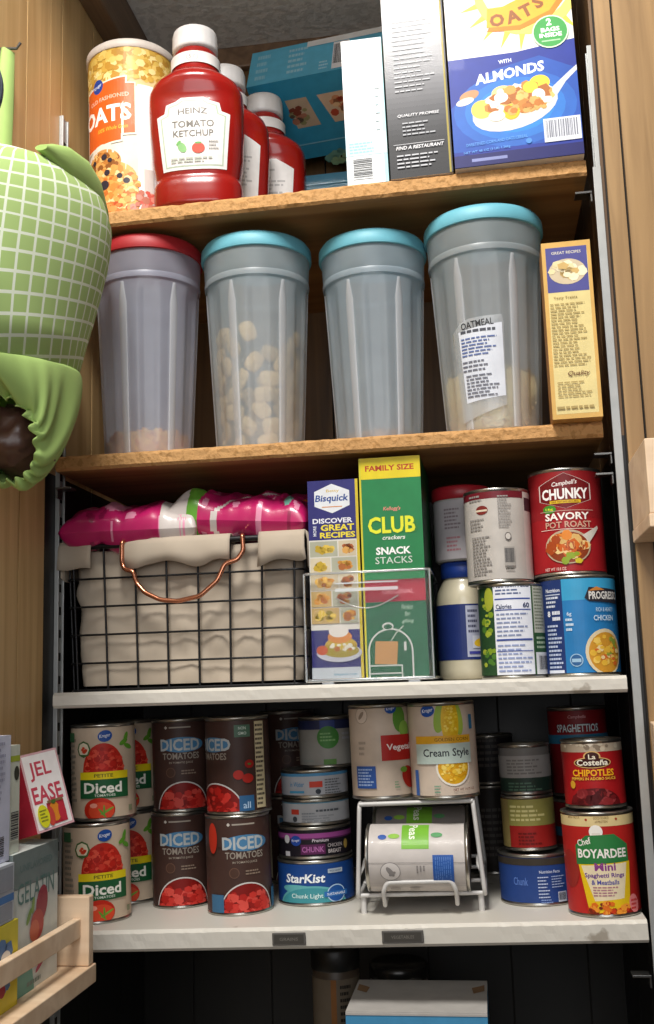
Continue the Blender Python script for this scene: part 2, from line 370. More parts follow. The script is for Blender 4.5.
def art_boyardee(i, R, H):
    i.rect(-.09, .09, .086, H, '#dcc690').text('MINI PASTA', -.024, .0945, .0028, '#8a6a3c', w=.014).text('GOOD SOURCE', .004, .094, .0026, '#8a6a3c', w=.015).text('of PROTEIN', .004, .0905, .0024, '#8a6a3c', w=.012).ell(-.0105, .0925, .0012, .0012, '#a83c28').ell(.019, .0925, .0012, .0012, '#a83c28')
    i.ell(-.034, .045, .012, .018, '#9a2a22').ell(-.002, .081, .0065, .0065, '#f2eee6').rect(-.006, .002, .075, .08, '#e6ded2')
    i.poly([(-.024, .05), (.029, .052), (.029, .068), (.015, .0785), (-.012, .0775), (-.024, .068)], '#2f7a40')
    i.text('Chef', -.0145, .0715, .0062, '#f3efe6', w=.014, bold=.03, rot=.25).text('BOYARDEE', .0025, .0605, .0088, '#f4f0e8', w=.048, bold=.05)
    i.poly([(-.022, .05), (.03, .052), (.026, .008), (-.014, .004)], '#e8c21e').poly([(-.019, .049), (.026, .051), (.02, .018), (-.008, .016)], '#ecdcb8')
    i.text('Mini', .004, .048, .0075, '#8a3c86', w=.02, bold=.05).text('Spaghetti Rings', .003, .0395, .0055, '#6a3c8e', w=.038, bold=.04).text('& Meatballs', .003, .0335, .0045, '#4a4aa0', w=.026, bold=.03).lines(-.009, .017, .02, .03, 4, '#b07a86', seed=3)
    i.blobs(.006, .0085, .02, .0065, 34, ['#e0701e', '#c83c18', '#7a2a18', '#f09a34'], .0034, 3).ell(.031, .012, .006, .009, '#e08080', rot=.2).lines(.027, .036, .006, .017, 3, '#c02a24', seed=4)
def art_chipotle(i, R, H):
    i.rect(-.09, .09, H - .012, H, '#b9a892').blobs(-.0, H - .006, .03, .005, 20, ['#e2d6c2', '#8a7a68', '#cdbfa8'], .003, 3)
    i.ell(0, .0515, .0085, .0055, '#d8b070').ell(0, .0455, .019, .0055, '#d8b070').ell(0, .0515, .007, .0045, '#3a1210').ell(0, .0455, .0178, .0046, '#3a1210').text('La', 0, .0513, .0048, '#efe4cc', w=.007, bold=.03).text('Costeña', 0, .0457, .006, '#f2ead8', w=.031, bold=.04)
    i.text('CHIPOTLES', 0, .0355, .0068, '#f0b021', w=.042, bold=.05).text('PEPPERS IN ADOBO SAUCE', 0, .0298, .0028, '#e8c040', w=.045, bold=.03)
    i.ell(-.022, .024, .003, .004, '#d09a2c').ell(0, .004, .026, .0165, '#5a1014', a0=0, a1=PI).blobs(0, .006, .023, .0125, 34, ['#6a161a', '#7e2226', '#4a0c10', '#8f3436'], .005, 8, top=True)
def art_spaghetti(i, R, H):
    i.text('Campbells', 0, H - .011, .0045, '#c98a8e', w=.02, shear=.2).text('SPAGHETTIOS', 0, H - .023, .0095, '#15202e', w=.05, bold=.09).text('SPAGHETTIOS', 0, H - .023, .0085, '#cdd3d6', w=.048, bold=.03).rect(-.05, .05, H - .04, H - .03, '#2a6684').ell(0, .03, .02, .02, '#c9b9a8')
def art_greycan(i, R, H):
    i.rect(-.09, .09, .0, .018, '#22342c').lines(-.02, .02, .004, .014, 3, '#4a6655', seed=2).rect(-.09, .09, .018, .041, '#8a8784').lines(-.02, .02, .021, .038, 5, '#6a6764', seed=3)
def art_redyellow(i, R, H):
    i.rect(-.09, .09, 0, H, '#9c2320').rect(-.09, .09, .026, H, '#8f8a4a').lines(-.02, .02, .03, .048, 4, '#c9c284', seed=2).lines(-.012, .012, .006, .02, 4, '#6e1513', seed=5).rect(-.04, -.022, 0, H, '#8a7a4a')
def art_bluecan(i, R, H):
    i.rect(-.09, .09, H - .011, H - .004, '#3a342c').text('Chunk', -.018, .025, .008, '#5a7ac0', w=.016)
    i.text('Nutrition Facts', .013, .0345, .003, '#c3cde4', w=.022, bold=.03).lines(.0, .012, .008, .031, 7, '#b6c2de', seed=3, fill=.35).lines(.014, .03, .018, .031, 5, '#a6b4d4', seed=4, fill=.35).barcode(.02, .03, .004, .014, bg='#b9bfd0').lines(.002, .016, .003, .008, 2, '#7a90c4', seed=6)
def art_chunky(i, R, H):
    i.rect(-.09, .09, .055, H, '#8f1d22')
    hexa = lambda s, c: i.poly([(-.0285 * s, .088), (0, .0945 + .0045 * s), (.0285 * s, .088), (.0285 * s, .0725), (0, .0672 - .0032 * s), (-.0285 * s, .0725)], c)
    hexa(1, '#d8c8c0'); hexa(.95, '#6e1418')
    i.text("Campbell's", 0, .0885, .0058, '#f1e8e4', w=.026, shear=.25, rot=.08).text('CHUNKY', 0, .0785, .0108, '#f4f1ee', w=.049, bold=.06).rect(-.016, .016, .0692, .0722, '#d8b328').text('SOUP THAT EATS LIKE A MEAL', 0, .0707, .0016, '#6a1a10', w=.028)
    i.ell(-.017, .064, .0075, .0042, '#3f8a2e', n=9).text('16g', -.017, .064, .003, '#e8e84a', w=.008).rect(-.028, .03, .0618, .0622, '#d6b9a8')
    i.text('SAVORY', .001, .0565, .0072, '#f6efe8', w=.046, bold=.05).text('POT ROAST', .002, .0485, .0062, '#c9a08a', w=.048, bold=.04).rect(-.028, .03, .0438, .0443, '#e6d8ca')
    i.ell(.0, .027, .0235, .0165, '#b9a58a').poly([(.012, .036), (.034, .047), (.035, .0445), (.02, .028)], '#cfc9be').ell(0, .0265, .0215, .0148, '#8a3a1c')
    i.blobs(-.0, .028, .018, .011, 30, ['#e0862c', '#d8b06a', '#c9601e', '#e8c98a', '#a8481e'], .0062, 11).blobs(.004, .016, .012, .004, 9, ['#8aa02a', '#c9b82e', '#d87a22'], .004, 5)
    i.text('NET WT 18.8 OZ', -.014, .006, .003, '#e8c8c0', w=.022)
def art_progresso(i, R, H):
    i.rect(-.09, -.015, 0, H, '#24386e').rect(-.0155, .09, 0, H * .8, '#2778b4').rect(-.0155, .09, H * .75, H, '#3a9cc9')
    i.text('Nutrition', -.0265, .0885, .004, '#e6eaf4', w=.018, bold=.03).rect(-.037, -.0175, .0835, .0845, '#c8d0e4').lines(-.036, -.018, .07, .083, 3, '#d8deec', seed=4).text('8', -.0325, .0645, .006, '#f0f2f8', bold=.06).lines(-.028, -.018, .056, .068, 2, '#e0e4f0', seed=8, fill=.6).lines(-.036, -.018, .008, .054, 11, '#b9c4de', seed=5).rect(-.037, -.0175, .004, .007, '#d8deec')
    i.text('6g', -.009, .063, .005, '#cfe0ee').lines(-.013, -.005, .045, .06, 3, '#cfe0ee', seed=9).ell(-.0045, .0165, .0065, .0065, '#9cc0da').ell(-.0045, .0165, .0056, .0056, '#2a5c90').rect(-.009, 0, .0145, .018, '#9cc0da')
    i.poly([(.007, .079), (.012, .09), (.05, .0875), (.05, .073), (.012, .0755)], '#2b2a33').poly([(.011, .086), (.02, .0905), (.03, .087)], '#c9803a').text('PROGRESSO', .0305, .0815, .0082, '#e2dfda', w=.038, bold=.05)
    i.text('RICH & HEARTY', .029, .067, .0042, '#b9d6ea', w=.022).text('CHICKEN', .027, .0585, .0055, '#cfe4f2', w=.024, bold=.03)
    i.ell(.026, .024, .0215, .0235, '#d9c9a6').ell(.0265, .0235, .0188, .0205, '#c98f2e').blobs(.0265, .024, .015, .017, 42, ['#e2b23c', '#e8cf96', '#d0682a', '#e8c25e', '#8a9a3a'], .0038, 9)
def art_soup_back(i, R, H):
    i.rect(-.09, .09, H - .011, H, '#6d1b26').rect(.031, .09, .0, H, '#c9bfb8').rect(.033, .06, H - .024, H - .01, '#4a3038')
    i.ell(-.016, .077, .0068, .0048, '#7a2a26').rect(-.023, -.01, .0755, .0775, '#d8c9b0').lines(-.032, -.01, .086, .094, 2, '#8d8884', seed=2).lines(-.032, -.012, .055, .069, 4, '#8d8884', seed=3).lines(-.03, -.006, .008, .05, 13, '#8d8884', seed=4).lines(.001, .015, .057, .092, 12, '#9b9692', seed=5)
    i.ell(.01, .048, .0034, .0042, '#6a6460').ell(.01, .048, .0026, .0032, '#cdc7c0').barcode(.005, .016, .017, .037, bg='#a5a09a').lines(.006, .016, .012, .016, 1, '#4a4642', seed=7)
def art_beans_back(i, R, H):
    i.rect(-.09, -.0195, 0, H, '#2b4a2c').blobs(-.03, .05, .01, .048, 26, ['#7f9a2c', '#4e7a30', '#a5b33c'], .004, 4).ell(-.0255, .082, .006, .012, '#a8b03a')
    i.rect(-.0195, .0205, .004, H - .001, '#e6e9f2').text('Nutrition Facts', .0, .0955, .0052, '#27335e', w=.037, bold=.04).lines(-.017, .018, .085, .092, 2, '#5a678e', seed=2).rect(-.018, .019, .0805, .082, '#3a4f9a').text('Calories', -.009, .0735, .005, '#27335e', w=.016, bold=.04).text('60', .014, .0745, .0055, '#27335e', bold=.05)
    i.rect(-.018, .019, .0695, .0705, '#3a4f9a').lines(-.017, .018, .042, .068, 6, '#8792b4', seed=4, fill=.4).rect(-.018, .019, .0385, .0403, '#3a4f9a').lines(-.017, .018, .006, .036, 7, '#93a0c8', seed=5, fill=.4).rect(-.018, .019, .0275, .0283, '#3a4f9a')
    i.rect(.0205, .022, .002, H, '#3a5c3a').rect(.022, .045, .046, H - .001, '#b9bcae').lines(.0235, .04, .049, .096, 14, '#7a806e', seed=6).rect(.022, .045, .026, .046, '#28502e').lines(.024, .04, .029, .043, 3, '#a9bfa2', seed=8).rect(.022, .045, .003, .026, '#d6d8dc').barcode(.025, .045, .005, .024, bg='#c9cbd0')
def art_lying(i, R, H):
    # artwork written for a can on its side: u runs round, v runs along
    i.rect(-.046, -.013, .038, .066, '#79b83a').text('Peas', -.034, .050, .009, '#eef3e2', w=.022, bold=.03).ell(-.026, .018, .003, .0045, '#2c58a8').ell(-.027, .03, .003, .006, '#8fbf4a').ell(-.028, .074, .003, .006, '#5fa06a')
    i.rect(0, .0005, 0, H, '#8f8a88')
    i.ell(.009, .026, .0095, .0105, '#8f8a88').ell(.009, .026, .0088, .0098, '#d6d0cc').ell(.009, .026, .006, .0025, '#8f8a88', rot=.7).ell(.011, .028, .004, .0018, '#8f8a88', rot=2.1).lines(.003, .011, .052, .062, 3, '#8f8a88', seed=2)
    i.rect(-.007, .021, .0695, .0905, '#2d5cab').lines(-.005, .019, .0715, .0885, 8, '#5f88cc', seed=3, fill=.35).rect(.0245, .026, 0, H, '#b9b2ae').lines(.028, .034, .02, .06, 2, '#a8a19c', seed=5)
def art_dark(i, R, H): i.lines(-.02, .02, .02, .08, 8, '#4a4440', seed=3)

# ================================================================== SETTING
def struct(o): o['kind'] = 'structure'; return o
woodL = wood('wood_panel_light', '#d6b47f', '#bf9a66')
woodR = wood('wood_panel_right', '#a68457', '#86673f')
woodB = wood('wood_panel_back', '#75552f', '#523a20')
dark = mat('#17120d', .8)
def panels(x_list, z0, z1, m, y0=0, y1=.012):
    """vertical planks separated by dark grooves, in local x"""
    mb = MB(); mb.box(x_list[0], x_list[-1], y0 + .003, y1, z0, z1, dark)
    for a, b in zip(x_list[:-1], x_list[1:]): mb.box(a + .0012, b - .0012, y0, y0 + .0035, z0, z1, m)
    return mb
ZB, ZT = -.55, 1.25
D = .342
woodD = wood('wood_panel_shadow', '#0e0b08', '#090706')  # lower wall panels: the shelves' deep shade is painted into this near-black wood
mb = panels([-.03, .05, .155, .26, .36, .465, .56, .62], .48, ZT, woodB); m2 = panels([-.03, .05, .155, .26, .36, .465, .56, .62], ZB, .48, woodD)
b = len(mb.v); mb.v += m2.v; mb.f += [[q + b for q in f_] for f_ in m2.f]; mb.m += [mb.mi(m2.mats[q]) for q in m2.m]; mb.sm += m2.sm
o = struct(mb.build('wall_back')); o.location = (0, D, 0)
# left inner wall, runs back from the hinge line
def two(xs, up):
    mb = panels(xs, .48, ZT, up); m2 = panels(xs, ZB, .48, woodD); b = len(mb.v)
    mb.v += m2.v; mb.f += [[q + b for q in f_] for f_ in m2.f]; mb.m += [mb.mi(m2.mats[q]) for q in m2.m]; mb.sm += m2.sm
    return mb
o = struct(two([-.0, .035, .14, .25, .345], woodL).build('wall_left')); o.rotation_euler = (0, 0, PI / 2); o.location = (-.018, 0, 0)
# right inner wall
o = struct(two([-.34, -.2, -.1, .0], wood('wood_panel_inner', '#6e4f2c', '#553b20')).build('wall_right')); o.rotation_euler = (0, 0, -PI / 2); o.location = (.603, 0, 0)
# opened-out left panel in front of the shelves
ANG = 0.0
def door(s, n, z=0):
    """point on the splayed left panel: s towards the room, n away from the panel"""
    return Vector((-.018 - math.sin(ANG) * s + math.cos(ANG) * n, -math.cos(ANG) * s - math.sin(ANG) * n, z))
DM = Matrix(((-math.sin(ANG), math.cos(ANG), 0, -.018), (-math.cos(ANG), -math.sin(ANG), 0, 0), (0, 0, 1, 0), (0, 0, 0, 1)))
mb = MB(); mb.box(0, .9, -.014, -.003, ZB, ZT, dark, DM)
xs = [-.0013, .064, .17, .27, .36, .5, .62, .9]
for a, b in zip(xs[:-1], xs[1:]): mb.box(a + .0013, b - .0013, -.0035, 0, ZB, ZT, woodL, DM)
struct(mb.build('door_1'))
# right facing panel
mb = MB(); mb.box(.606, 1.1, -.002, .02, ZB, ZT, dark)
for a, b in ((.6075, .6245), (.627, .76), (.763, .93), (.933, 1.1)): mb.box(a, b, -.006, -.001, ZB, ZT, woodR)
o = struct(mb.build('door_2'))
# ceiling with rough texture, brown trim
ceil = speckle('ceiling_plaster', '#dedad3', '#cfcbc4', 90, .5, .9, .6, .003)
struct(MB().box(-.08, .7, -.2, D + .02, 1.185, 1.2, ceil).build('ceiling'))
tm = wood('trim_wood', '#7d624a', '#5e4836', 'Y')
struct(MB().box(-.018, .010, .0, D, 1.112, 1.185, tm).build('trim_1', bevel=.003))
struct(MB().box(-.018, .6, D - .014, D, 1.15, 1.185, tm).build('trim_2', bevel=.003))
mb = MB(); mb.box(-1.2, 1.8, -2.6, .5, -1.25, -1.2, mat('#8a7a66', .6)); struct(mb.build('floor'))

# ------------------------------------------------------------------ shelves
raw = wood('raw_board', '#b98a54', '#8f6434', 'X', .8, .7)
under = wood('board_underside', '#a07848', '#80592f', 'X', .6, .6)
fray = speckle('frayed_edge', '#bd8f5a', '#a97d49', 160, .54, .85, .8, .003)
white = speckle('white_paint', '#d6d1c6', '#a39a8c', 22, .66, .45, .25, .001)
def shelf(k, label, mats, th, x0, x1, name='shelf_board', wob=.0):
    z, t = SH[k]; mb = MB(); nx = 140
    top, edge, bot = mats
    R = random.Random(k + 5); ring = []
    for i in range(nx + 1):
        x = x0 + (x1 - x0) * i / nx - W / 2
        n1 = noise.noise(Vector((x * 60, k * 9, 0))) * wob; n2 = noise.noise(Vector((x * 90, k * 9, 4))) * wob
        ring.append([(x, D - .001, -th), (x, D - .001, 0), (x, .0035 + abs(n1), 0), (x, .0 + n1 * .4, -.003 - abs(n2)), (x, n2 * .4, -th * .5), (x, n1 * .4, -th + .003), (x, .003, -th)])
    for i in range(nx):
        a, b = ring[i], ring[i + 1]
        for j, m in ((1, top), (2, edge), (3, edge), (4, edge), (5, edge), (6, bot)):
            q = (j + 1) % 7
            mb.add([a[j], b[j], b[q], a[q]], [(0, 3, 2, 1)], m)
    mb.add(ring[0], [(0, 1, 2, 3, 4, 5, 6)], edge); mb.add(ring[-1], [(6, 5, 4, 3, 2, 1, 0)], edge)
    o = mb.build(name); o.location = (W / 2, 0, z); o.rotation_euler = (0, -math.atan(t), 0)
    return tag(o, label, 'shelf')
shelf(3, 'top raw wooden shelf board holding ketchup bottles and cereal boxes', (raw, fray, under), .019, -.014, .588, wob=.004)
shelf(2, 'raw wooden shelf board with frayed edge under the four plastic containers', (raw, fray, under), .017, -.006, .585, wob=.004)
shelf(1, 'white painted shelf board under the wire basket and soup cans', (white, white, white), .0165, -.006, .59, wob=.0012)
shelf(0, 'white painted shelf board carrying the stacked tomato cans and wire can rack', (white, white, white), .021, -.006, .592, wob=.0012)
o = tag(MB().box(-.01, .6, 0, D, -.32, -.30, white).build('shelf_board'), 'lowest shelf board, far below the tomato cans', 'shelf')

# shelf standards (slotted strips) and brackets
std = mat('#a7a8a6', .45, metal=.4)
def standard(label, x, y, z1, side):
    root = thing('slotted_shelf_standard', label, 'shelf standard', (x, y, 0))
    mb = MB(); s = side
    mb.box(min(0, s * .005), max(0, s * .005), -.0012, .0012, -.5, z1, std); mb.box(min(0, s * .005), max(0, s * .005), .0138, .0162, -.5, z1, std)
    mb.box(min(0, s * .003), max(0, s * .003), 0, .015, -.5, z1, std); (mb.box(-.0085, 0, -.0035, -.0015, -.5, .775, std) if s < 0 else None); mb.build('channel', root, bevel=.0005)
    sl = MB(); z = -.49
    while z < z1 - .02:
        sl.box(min(s * .0029, s * .0034), max(s * .0029, s * .0034), .004, .011, z, z + .009, dark); z += .0254
    sl.build('slot_row', root)
    return root
standard('grey slotted metal strip on the left wood wall behind the green bag', -.018, .03, .921, 1)
standard('grey slotted metal strip on the right, running beside all shelf ends', .603, .003, .918, -1)
def bracket(x, z, side, label):
    mb = MB(); s = side
    mb.box(min(0, s * .018), max(0, s * .018), -.001, .016, z - .0025, z, DKM); mb.box(min(0, s * .002), max(0, s * .002), 0, .016, z - .012, z, DKM)
    o = mb.build('shelf_bracket', bevel=.0006); o.location = (x, .006, 0); return tag(o, label, 'shelf bracket')
bracket(.593, .751, -1, 'small metal clip at right just under the top raw wooden shelf')
bracket(.593, .464, -1, 'upper of two metal clips at right beneath the container shelf')
bracket(.593, .443, -1, 'lower of two metal clips at right beneath the container shelf')
bracket(.593, -.045, -1, 'small metal clip at right below the tomato can shelf')
bracket(-.008, .462, 1, 'small metal clip at left, above the pink packages')

# ================================================================== TOP SHELF
def on(k, x, y, name, label, cat, yaw=0, group=None, dz=0):
    return thing(name, label, cat, (x, y, zs(k, x) + dz), (0, -math.atan(SH[k][1]), yaw), group)
# oats canister
x, y = .0575, .083
t = on(3, x, y, 'oats_canister', 'tall round oats canister with orange label and white lid', 'canister', face_cam(x, y) - .12)
R, H = .0535, .2285
MB().lathe([(R - .002, 0), (R, .002), (R, H)], paper('#e9e3da'), 64).build('cardboard_tube', t)
MB().lathe([(R + .0012, H - .006), (R + .0022, H - .005), (R + .0022, H + .003), (R - .001, H + .006), (.001, H + .006)], mat('#d9cfc6', .5), 64).build('lid', t)
H /= 1.09; i = Ink(); i.rect(-.16, .16, H - .035, H - .004, '#c9a347').rect(-.16, .16, H - .052, H - .034, '#dcc48e')
i.blobs(0, H - .026, .08, .019, 320, ['#e0c06a', '#c79f45', '#b98a34', '#ead592', '#d6b45a'], .006, 4)
i.rect(.012, .16, .0, H - .05, '#efece8')
i.poly([(-.062, .088), (-.006, .092), (-.006, .099), (.010, .100), (.010, .162), (.0, .162), (.0, .170), (-.062, .163)], '#e0dac8')
i.poly([(-.062, .090), (-.008, .094), (-.008, .101), (.0085, .102), (.0085, .1605), (-.002, .1605), (-.002, .168), (-.062, .161)], '#d35c1c')
i.ell(-.0395, .163, .0085, .0085, '#26408f').text('Kroger', -.0395, .163, .005, '#e6e9f4', w=.013, rot=.2)
i.text('OLD FASHIONED', -.026, .1465, .0048, '#f0b9a0', w=.056, bold=.03, rot=.04).text('OATS', -.0315, .1270, .0205, '#f8ece4', w=.072, bold=.06).text('100% Whole Grain', -.0195, .1095, .0048, '#f3b23c', w=.04, rot=.03, shear=.2)
i.ell(-.034, .064, .032, .029, '#ded3c3').ell(-.034, .07, .026, .0165, '#c48a4a').ell(-.024, .05, .034, .020, '#d9a458').ell(-.022, .026, .037, .026, '#e0a45c')
i.blobs(-.033, .071, .022, .012, 60, ['#d59b52', '#b87634', '#e6b873', '#8a5424'], .0045, 3).blobs(-.022, .038, .034, .026, 190, ['#e7b56a', '#d0843c', '#efca90', '#c06a2c', '#dd9a4e'], .005, 8).blobs(-.03, .01, .035, .012, 60, ['#cc6430', '#d8783e', '#e09452', '#b9512a'], .005, 8)
for a, b, r in ((-.046, .046, .005), (-.03, .044, .0065), (-.026, .058, .004), (-.01, .052, .0035), (-.002, .046, .004), (-.046, .074, .003), (-.03, .077, .004), (-.022, .072, .003), (-.04, .018, .003)): i.ell(a, b, r, r * .85, '#2f2a35')
i.rect(.018, .03, .0, .06, '#c9bfb8').blobs(.02, .018, .016, .016, 40, ['#c9584a', '#d98878', '#b8705c'], .005, 2)
mb = MB(); i.onto(mb, lambda u, v, l: ((R + .0002 + l) * math.sin(u / R), -(R + .0002 + l) * math.cos(u / R), v * 1.09), du=.004, clip=(-.12, .12, .001, H - .0055))
mb.build('paper_label', t)

# ketchup bottles
kred = mat('#8c140e', .25, coat=.3, var=.1, scale=20)
KP = [(.046, .0), (.0505, .003), (.0515, .012), (.0515, .032), (.0485, .040), (.0495, .045), (.0525, .065), (.0545, .10), (.0557, .140), (.0552, .160), (.051, .171), (.042, .180), (.0325, .187), (.0285, .193), (.0275, .212), (.025, .222), (.022, .226)]
def kprof(z):
    for (a, z0), (b, z1) in zip(KP[:-1], KP[1:]):
        if z0 <= z <= z1: return a + (b - a) * (z - z0) / (z1 - z0)
    return KP[-1][0]
def ketchup(x, y, label, yaw, full=True, z=0, s=1.0):
    t = on(3, x, y, 'ketchup_bottle', label, 'ketchup', yaw); t.scale = (s, s, s * (.90 if full else .935))
    ay = lambda z: .66 if z < .15 else .66 + .34 * min(1, (z - .15) / .035)
    def ring(r, z, n=72):
        out = []
        for j in range(n):
            a = 2 * PI * j / n; c, q = math.cos(a), math.sin(a); e = 2.7 if z < .15 else 2.7 - .7 * min(1, (z - .15) / .035)
            k = 1 / (abs(c) ** e + abs(q) ** e) ** (1 / e); out.append((r * k * c, r * k * ay(z) * q, z))
        return out
    zz = []; 
    for (a, z0), (b, z1) in zip(KP[:-1], KP[1:]):
        for q in range(3): zz.append(z0 + (z1 - z0) * q / 3)
    zz.append(KP[-1][1])
    MB().rings([ring(kprof(z), z) for z in zz], kred).build('bottle_body', t)
    MB().lathe([(.0235, .224), (.0265, .225), (.0270, .229), (.0266, .248), (.0255, .253), (.019, .2545), (.0005, .2545)], mat('#dcd9d8', .4), 60, fr=lambda a, z: 1 + (.006 * math.sin(a * 40) if .218 < z < .25 else 0), cap0=False).build('cap', t)
    i = Ink(); wht = '#ddd9d6'
    if full:
        i.poly([(-.0385, .118), (-.030, .1205), (-.028, .131), (-.018, .134), (-.012, .1385), (.012, .1385), (.018, .134), (.028, .131), (.030, .1205), (.0385, .118), (.033, .048), (-.033, .048)], wht)
        i.poly([(-.0345, .115), (-.027, .1175), (-.0255, .128), (-.016, .131), (-.011, .1350), (.011, .1350), (.016, .131), (.0255, .128), (.027, .1175), (.0345, .115), (.0298, .0515), (-.0298, .0515)], '#a9b8a2')
        i.poly([(-.033, .1138), (-.0255, .1163), (-.024, .1265), (-.015, .1295), (-.0105, .1335), (.0105, .1335), (.015, .1295), (.024, .1265), (.0255, .1163), (.033, .1138), (.0286, .053), (-.0286, .053)], wht)
        i.text('HEINZ', 0, .1215, .0075, '#6e6a66', w=.031, arc=-6, bold=.03).text('TOMATO', 0, .1045, .0088, '#6a6660', w=.044, bold=.03).text('KETCHUP', 0, .0925, .0082, '#6a6660', w=.042, bold=.02)
        i.ell(-.012, .075, .0042, .0068, '#7fb070', rot=.4).ell(-.0155, .081, .0035, .0016, '#6aa35c', rot=.9).ell(.005, .0735, .0068, .0066, '#d0452f').ell(.005, .0798, .0036, .0013, '#5f9a50').lines(.016, .026, .071, .084, 3, '#b0aca8').lines(-.024, .024, .056, .063, 2, '#b3b8ac', seed=3)
    else:
        i.poly([(-.0385, .125), (-.018, .138), (.018, .138), (.0385, .125), (.033, .048), (-.033, .048)], '#d3cfcd').lines(-.028, .028, .06, .125, 12, '#aaa7a6', seed=5)
    def fn(u, v, l):
        a = kprof(v); e = 2.7; b = a * .66; q = min(.995, abs(u) / a)
        return (u, -b * (1 - q ** e) ** (1 / e) - .0004 - l, v)
    mb = MB(); i.onto(mb, lambda u, v, l: fn(u * 1.1, .09 + (v - .09) * 1.06, l), du=.005, dv=.006); mb.build('front_label', t)
    n = Ink(); n.rect(-.05, .05, .197, .2125, wht)
    if full: n.ell(0, .2045, .0075, .006, '#b9b5b2').ell(0, .2045, .006, .0048, wht).text('57', 0, .2045, .0055, '#8d8986')
    mb = MB(); n.onto(mb, lambda u, v, l: ((.0292 + l) * math.sin(u / .0292), -(.0292 + l) * math.cos(u / .0292), v), du=.003); mb.build('neck_label', t)
    return t
ketchup(.1515, .037, 'front red ketchup bottle with full keystone label, beside the oats canister', .12)
ketchup(.1686, .1166, 'red ketchup bottle half hidden directly behind the front one', .25, False, s=.95)
ketchup(.201, .1974, 'rearmost, rightmost red ketchup bottle, shortest looking of the three', .05, False, s=.97)

def carton(name, label, k, x, y, w, d, h, cols, front, yaw=0, cat='box', side=None, rightside=None, lean=(0, 0), dz=0, parent=None):
    t = on(k, x, y, name, label, cat, yaw, dz=dz)
    if lean != (0, 0): t.rotation_euler = (lean[0], -math.atan(SH[k][1]) + lean[1], yaw)
    mb = MB(); c = [paper(q) for q in cols]   # front, side, top
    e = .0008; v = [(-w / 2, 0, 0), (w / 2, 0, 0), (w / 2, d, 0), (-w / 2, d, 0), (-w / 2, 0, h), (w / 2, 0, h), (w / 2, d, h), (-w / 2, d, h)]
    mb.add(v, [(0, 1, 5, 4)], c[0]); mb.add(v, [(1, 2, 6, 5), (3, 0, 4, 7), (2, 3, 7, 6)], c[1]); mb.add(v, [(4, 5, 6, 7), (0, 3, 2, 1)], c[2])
    i = Ink(); front(i, w, h); i.onto(mb, lambda a, b, l: (a, -l, b), clip=(-w / 2, w / 2, 0, h))
    if side: i = Ink(); side(i, d, h); i.onto(mb, lambda a, b, l: (-w / 2 - l, d / 2 - a, b), clip=(-d / 2, d / 2, 0, h))
    if rightside: i = Ink(); rightside(i, d, h); i.onto(mb, lambda a, b, l: (w / 2 + l, d / 2 + a, b), clip=(-d / 2, d / 2, 0, h))
    mb.build('carton', t)
    # closing flap seam on the top
    MB().box(-w / 2 + .001, w / 2 - .001, d * .5 - .0003, d * .9, h, h + .0006, c[2]).build('top_flap', t)
    return t
# big blue box seen from the front and below, tipped back across the shelf
def f_blue(i, w, h):
    i.rect(-w / 2, w / 2, 0, h, '#4197b8')
    i.lines(-.105, -.075, .01, h - .008, 4, '#a8d2e2', seed=3).lines(-.06, -.02, .008, h - .006, 5, '#b0d6e4', seed=4).lines(.0, .02, .004, .02, 3, '#b0d6e4', seed=5).rect(-.02, .11, h - .013, h, '#d6dade').barcode(.018, .05, .004, h - .014)
def blue_box():
    t = thing('snack_box', 'large blue cardboard box tilted at the back behind the ketchup bottles', 'box', (.176, .195, 1.033), (math.radians(-27), math.radians(-1.5), math.radians(-6)))
    mb = MB(); w, h, d = .185, .082, .125
    b1, b2 = paper('#52a8ca'), paper('#3390b4')
    v = [(0, 0, 0), (w, 0, 0), (w, d, 0), (0, d, 0), (0, 0, h), (w, 0, h), (w, d, h), (0, d, h)]
    v = [(a, b, c) for a, b, c in v]
    mb.add(v, [(0, 1, 5, 4), (4, 5, 6, 7), (3, 0, 4, 7), (1, 2, 6, 5), (2, 3, 7, 6)], b1); mb.add(v, [(0, 3, 2, 1)], b2)
    i = Ink(); i.rect(0, w, 0, h, '#5cb2d4').lines(.01, .03, .008, h - .008, 4, '#8fc6dc', seed=3).lines(.055, .085, .01, h - .008, 5, '#9acbe0', seed=4).lines(.1, .115, .006, .028, 3, '#a8d4e6', seed=6).rect(.08, .2, h - .014, h - .0005, '#dcdfe0').barcode(.118, .14, .003, h - .016)
    i.onto(mb, lambda a, b, l: (a, -l, b))
    j = Ink(); j.poly([(.045, -.03), (.075, -.03), (.085, -.075), (.052, -.075)], '#b9a48c').blobs(.06, -.055, .011, .014, 16, ['#7a3c2c', '#5a4a3c', '#a8705a', '#8f8a60'], .006, 3)
    j.poly([(.09, -.03), (.135, -.03), (.15, -.075), (.105, -.075)], '#cbb49a').blobs(.118, -.052, .016, .014, 22, ['#b04a34', '#c98a64', '#8a5a40', '#d8b68c'], .006, 5)
    j.rect(.0, w, -.102, -.1, '#7fbcd2').blobs(.11, -.132, .03, .014, 30, ['#6c9a8a', '#8fae84', '#5a8c84'], .007, 6).rect(.12, .16, -.165, -.158, '#8fc6dc')
    j.onto(mb, lambda a, b, l: (a, -b, -l))
    mb.build('carton', t)
    mb = MB(); mb.box(.002, w - .002, d * .3, d * .7, h, h + .0006, b1); mb.build('top_flap', t)
blue_box()
